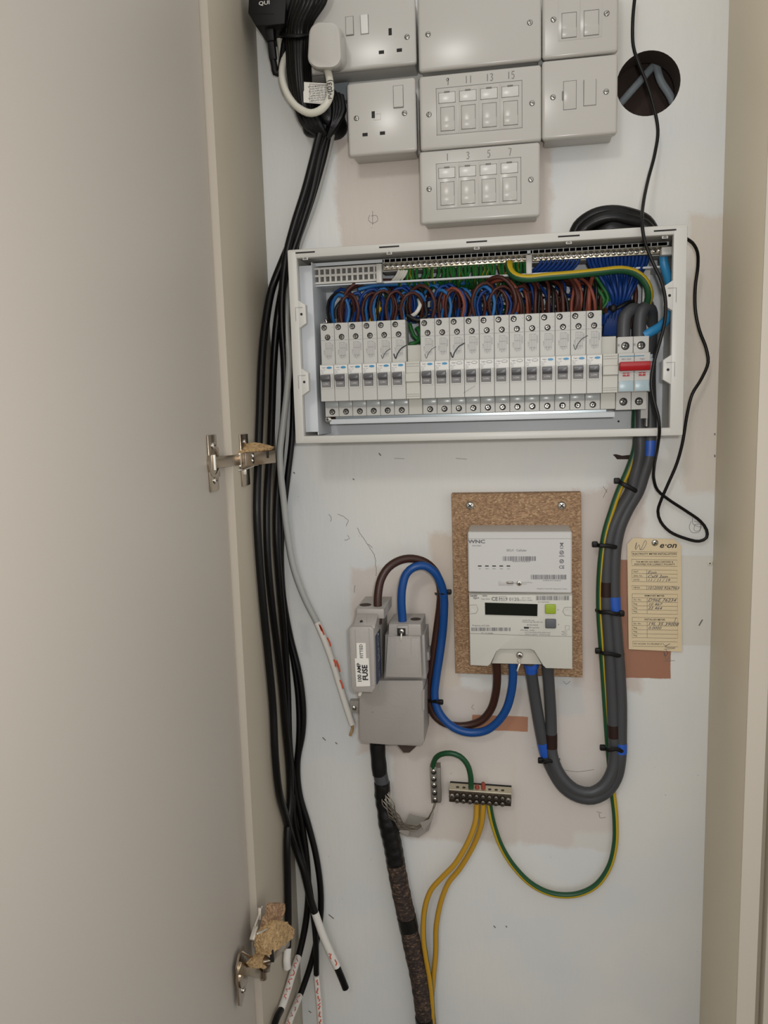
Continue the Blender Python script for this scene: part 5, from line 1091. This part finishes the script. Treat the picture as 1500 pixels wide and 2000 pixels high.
for px, py, h in ((932, 1536, .007), (944, 1534, .009), (955, 1541, .004)):
    c = P(px, py + 6, .016); o = obj('wire_end', lathe([(.0030, -.003), (.0033, h * .5), (.0022, h)], c, axis='Z', n=10), 'redterm', et_)
for lab, pts in (('left yellow earth wire running down from the earth bar to touch the supply cable', [(931, 1566, .02), (931, 1582, .02), (929, 1604, .021), (919, 1634, .022), (906, 1660, .022), (888, 1688, .022), (864, 1713, .021), (842, 1738, .02), (831, 1768, .02), (827, 1800, .02), (827, 1832, .021), (831, 1865, .021), (838, 1905, .02), (843, 1945, .02), (846, 2030, .02)]),
                 ('right yellow earth wire running down from the earth bar, separate loop', [(944, 1566, .02), (943, 1585, .02), (940, 1610, .018), (930, 1640, .014), (917, 1666, .012), (897, 1698, .011), (876, 1724, .011), (861, 1762, .011), (852, 1810, .011), (851, 1860, .011), (846, 1915, .012), (843, 1955, .012), (846, 1990, .012), (853, 2035, .012)])):
    cable('earth_wire', pts, .0038, ['yellow2', 'green'], lab, 'cable', stripe=(270, 75), n=12)

# ================================================================ CARD TAG
tg = thing('installation_tag', 'buff card tag with printed form and handwriting screwed right of the grey cables', 'tag', P(1279, 1272, 0))
td = .0035
obj('card', pprism([(1236, 1051), (1318, 1053), (1330, 1065), (1332, 1273), (1228, 1268), (1225, 1063)], td, td - .0006), 'tag', tg)
screw(tg, P(1279, 1060, td), .0042, 'pozi')
def z2(x, y): return (1130 + x * .2415, 860 + y * .24)
def tl(*pts): return [P(*z2(x, y), td + .0002) for x, y in pts]
def rc(x0, y0, x1, y1): return tl((x0, y0), (x1, y0 + 6), (x1, y1 + 6), (x0, y1), (x0, y0))
L = [rc(430, 905, 798, 940), rc(430, 968, 798, 1020), rc(432, 1052, 798, 1148), tl((432, 1083), (798, 1089)), tl((432, 1115), (798, 1121)), tl((552, 1052), (552, 1150)), rc(432, 1182, 800, 1212), tl((552, 1182), (552, 1214)),
     rc(434, 1248, 800, 1410), tl((434, 1280), (800, 1286)), tl((434, 1313), (800, 1319)), tl((434, 1346), (800, 1352)), tl((434, 1378), (800, 1384)), tl((555, 1281), (555, 1411)),
     rc(434, 1440, 802, 1605), tl((434, 1473), (802, 1480)), tl((434, 1506), (802, 1512)), tl((434, 1540), (802, 1546)), tl((434, 1573), (802, 1579)), tl((555, 1475), (555, 1607)), rc(438, 1635, 802, 1675)]
obj('form_lines', strokes(L, .0003), 'black_ink', tg)
def tt(s, x, y, size, **k): return text(s, P(*z2(x, y), td + .0003), size, **k)
obj('form_print', jn(tt('e·on', 722, 855, .0105, bold=.0004, shear=.25, wide=1.15), tt('ELECTRICITY METER INSTALLATION', 614, 925, .0034, bold=.00008), tt('THE METER HAS BEEN CHECKED &', 614, 990, .0030, bold=.00005), tt('IDENTIFIED FOR CORRECT POLARITY', 614, 1010, .0030, bold=.00005),
    *[tt(s, 444, y, .0030, align='LEFT') for s, y in (('INST', 1070), ('SEAL No.', 1103), ('DATE', 1135), ('MPAN', 1199), ('Ser. No.', 1297), ('Reg.', 1330), ('Reg.', 1363), ('Reg.', 1393), ('Ser. No.', 1491), ('Reg.', 1524), ('Reg.', 1556), ('Reg.', 1588), ('NO ACCESS TO PROPERTY', 1655))],
    tt('REMOVED METER', 614, 1266, .0032, bold=.00006), tt('INSTALLED METER', 616, 1460, .0032, bold=.00006)), 'black_ink', tg)
hw = dict(align='LEFT', shear=.35, wide=1.2)
obj('handwriting', jn(tt('Eon', 556, 1076, .0060, **hw), tt('Cal9 3sm', 556, 1108, .0056, **hw), tt('11 / 11 / 19', 556, 1138, .0050, **hw), tt('1012000 9267963', 556, 1201, .0052, align='LEFT', shear=.3, wide=1.05), tt('D96E 76234', 560, 1300, .0058, **hw), tt('10 467', 560, 1334, .0052, **hw), tt('22 464', 560, 1366, .0052, **hw),
    tt('19L 35 39008', 558, 1494, .0058, **hw), tt('0.0000', 562, 1527, .0050, **hw), strokes([spline(tl((455, 880), (470, 830), (462, 890), (490, 850), (500, 890), (540, 815), (550, 830), (515, 890), (490, 885)), .001), spline(tl((680, 1650), (700, 1670), (740, 1655), (700, 1680), (780, 1690), (690, 1700)), .001), tl((790, 1440), (770, 1490)), spline(tl((690, 1720), (700, 1755), (720, 1730), (705, 1700)), .001)], .0004)), 'navy', tg)

# ================================================================ HINGES
XDoor = XL - .0085
def on(px, py, X): return PX(px, py, X)


h1 = thing('concealed_hinge', 'upper metal cupboard hinge with a torn slab of chipboard on its arm', 'hinge', on(415, 905, XDoor))
a, b = on(404, 905, XDoor), on(428, 905, XDoor + .002)
zt_, zb_ = on(414, 849, XDoor).z, on(418, 959, XDoor).z
w0 = a.y; w1 = b.y
hole_z = (zt_ + zb_) / 2
fl_ = [box(XDoor + .0001, XDoor + .0024, w0 + .002, w1 - .004, zb_, zt_, .0008), box(XDoor + .0001, XDoor + .0022, w0 + .0025, w1 + .002, hole_z - .017, hole_z + .017, .001)]
obj('cup_flange', jn(*fl_), 'nickel', h1)
obj('cup', lathe([(.0165, 0), (.0165, .0028), (.013, .003), (.0125, .001)], (XDoor, (w0 + w1) / 2 - .0, hole_z), axis='X', n=24), 'nickel', h1)
for z in (zt_ - .012, zb_ + .012):
    c = Vector((XDoor + .0026, (w0 + w1) / 2 - .001, z)); s = screw(h1, c, .0040, 'pozi', rot=0); s.rotation_euler = (0, 0, math.pi / 2)
pA = Vector((XDoor + .004, w0 + .012, hole_z + .001)); pB = P(468, 898, .150); pC = P(532, 891, .098); pM = P(497, 895, .124)
obj('hinge_link', jn(bar(pA, pB, .004, .013, (0, 0, 1), .0008)), 'nickel', h1)
obj('pivot_pin', jn(lathe([(.0026, -.008), (.0026, .008)], pB, axis='Z', n=12), lathe([(.0022, -.0085), (.0022, .0085)], pA, axis='Z', n=12)), 'chrome', h1)
obj('hinge_arm', jn(bar(pB + Vector((.002, .002, 0)), pC, .0115, .0165, (0, 0, 1), .0010), bar(pB + Vector((.0, .0, -.001)), pM, .0125, .0175, (0, 0, 1), .0006)), 'nickel', h1)
obj('arm_window', cbox(P(523, 888, .1135), .0022, .003, .0085, .0004), 'dark', h1); obj('arm_recess', cbox(P(492, 895, .1375), .0052, .003, .013, .0006), 'dark', h1)
obj('arm_screw', jn(lathe([(.0035, 0), (.0035, .002)], P(492, 897, .134), n=12)), 'dark', h1); screw(h1, P(492, 891, .1395), .0026); screw(h1, P(492, 900, .1395), .0020)
obj('spring_wire', tube(spline([P(432, 913, .16), P(445, 917, .16), P(470, 918, .15), P(495, 910, .13)], .003), .0012, 8), 'chrome', h1)
obj('locating_post', jn(bar(P(477, 914, .14), P(477, 927, .14), .005, .005, (0, -1, 0), .0006)), 'nickel_light', h1)
def slab(pts, th, seed, m, parent, name='torn_chipboard', rough=.0016):
    rnd_ = random.Random(seed); bm = bmesh.new(); n = len(pts)
    a = [bm.verts.new(Vector(p)) for p in pts]; f = bm.faces.new(a); nr = f.normal.copy(); f.normal_update(); nr = f.normal.copy()
    r = bmesh.ops.extrude_face_region(bm, geom=[f]); vs_ = [g for g in r['geom'] if isinstance(g, bmesh.types.BMVert)]
    for v in vs_: v.co -= nr * th
    bmesh.ops.triangulate(bm, faces=bm.faces[:]); bmesh.ops.subdivide_edges(bm, edges=bm.edges[:], cuts=5, use_grid_fill=True)
    for v in bm.verts: v.co += Vector((rnd_.uniform(-1, 1), rnd_.uniform(-1, 1), rnd_.uniform(-1, 1))) * rough
    bmesh.ops.recalc_face_normals(bm, faces=bm.faces[:])
    return obj(name, bm, m, parent, ang=25)
slab([P(452, 881, .152), P(470, 872, .130), P(500, 868, .112), P(534, 876, .092), P(528, 879, .104), P(500, 883, .128), P(470, 889, .150)], .003, 5, 'chip2', h1, rough=.0005)
# mounting plate on the cupboard side behind it
m0, m1 = on(467, 870, XL), on(482, 870, XL); zz1, zz0 = on(474, 848, XL).z, on(474, 950, XL).z
mp_ = obj('mounting_plate', jn(box(XL + .0001, XL + .0022, m0.y, m1.y, zz0, zz1, .0006), box(XL + .0001, XL + .006, m0.y - .002, m1.y + .03, (zz0 + zz1) / 2 - .007, (zz0 + zz1) / 2 + .007, .001)), 'nickel', h1)
s = screw(h1, Vector((XL + .0024, (m0.y + m1.y) / 2, zz1 - .009)), .0034, 'pozi', rot=0); s.rotation_euler = (0, 0, math.pi / 2)

h2 = thing('concealed_hinge', 'lower metal cupboard hinge caked with lumps of torn chipboard', 'hinge', on(460, 1905, XDoor))
a, b = on(452, 1905, XDoor), on(473, 1900, XDoor + .002); zt_, zb_ = on(462, 1853, XDoor).z, on(462, 1962, XDoor).z; w0, w1 = a.y, b.y; hz_ = (zt_ + zb_) / 2
bmf = bmesh.new()
po = [(w0 + .001, zt_ - .010), (w0 + .012, zt_), (w1 - .002, zt_ - .001), (w1 + .004, hz_ + .010), (w1 + .006, hz_ - .004), (w1 + .002, hz_ - .018), (w1 + .001, zb_ + .014), (w0 + .008, zb_), (w0 + .002, zb_ + .006)]
A1 = [bmf.verts.new((XDoor + .0075, y, z)) for y, z in po]; A0 = [bmf.verts.new((XDoor + .0050, y, z)) for y, z in po]
bmf.faces.new(A1); bmf.faces.new(A0)
for i in range(len(po)): bmf.faces.new((A1[i], A1[(i + 1) % len(po)], A0[(i + 1) % len(po)], A0[i]))
bmesh.ops.recalc_face_normals(bmf, faces=bmf.faces[:])
obj('cup_flange', bmf, 'nickel', h2)
obj('cup', lathe([(.010, .0002), (.0125, .003), (.0125, .0090), (.010, .0092)], (XDoor, (w0 + w1) / 2 + .002, hz_), axis='X', n=20), 'nickel', h2)
s = screw(h2, Vector((XDoor + .0078, (w0 + w1) / 2 + .001, zb_ + .016)), .0036, 'pozi', rot=0); s.rotation_euler = (0, 0, math.pi / 2)
qA = PX(466, 1890, -.3275); qB = PX(514, 1900, -.314); qC = PX(520, 1868, -.306); qD = PX(560, 1834, -.300)
obj('hinge_link', jn(bar(qA, qB, .004, .013, (0, 0, 1), .0008), bar(qA + Vector((0, .012, .012)), PX(500, 1876, -.314), .002, .003, (0, 0, 1), .0004)), 'nickel', h2)
obj('pivot_pin', jn(lathe([(.0045, -.008), (.0045, .007)], qB, axis='Z', n=14)), 'nickel', h2)
obj('hinge_arm', jn(bar(qB + Vector((.002, .004, .004)), qC, .010, .013, (0, 0, 1), .001), bar(qC + Vector((0, 0, -.002)), qD, .010, .016, (0, 0, 1), .001)), 'nickel', h2)
obj('arm_window', bar(PX(530, 1856, -.298), PX(532, 1878, -.298), .005, .003, (0, -1, 0), .0006), 'dark', h2)
obj('locating_post', jn(bar(PX(507, 1773, -.318), PX(507, 1796, -.318), .004, .003, (0, -1, 0), .0006), bar(PX(498, 1808, -.318), PX(512, 1770, -.318), .0022, .002, (0, -1, 0), .0004), bar(PX(502, 1824, -.306), PX(522, 1814, -.303), .002, .002, (0, -1, 0), .0004), bar(PX(492, 1836, -.318), PX(500, 1810, -.318), .006, .003, (0, -1, 0), .0005)), 'nickel_light', h2)
slab([PX(500, 1862, -.316), PX(497, 1840, -.316), PX(502, 1820, -.314), PX(525, 1797, -.306), PX(548, 1799, -.300), PX(563, 1812, -.296), PX(560, 1830, -.296), PX(538, 1846, -.300), PX(515, 1862, -.308)], .010, 8, 'chip2', h2, rough=.0011)
slab([PX(505, 1822, -.316), PX(511, 1795, -.315), PX(522, 1764, -.312), PX(543, 1762, -.306), PX(544, 1780, -.306), PX(533, 1800, -.308)], .010, 9, 'chip', h2, rough=.0011)
slab([PX(480, 1882, -.320), PX(498, 1862, -.318), PX(526, 1852, -.308), PX(526, 1868, -.308), PX(512, 1890, -.312), PX(490, 1890, -.318)], .006, 12, 'chip2', h2, rough=.0009)
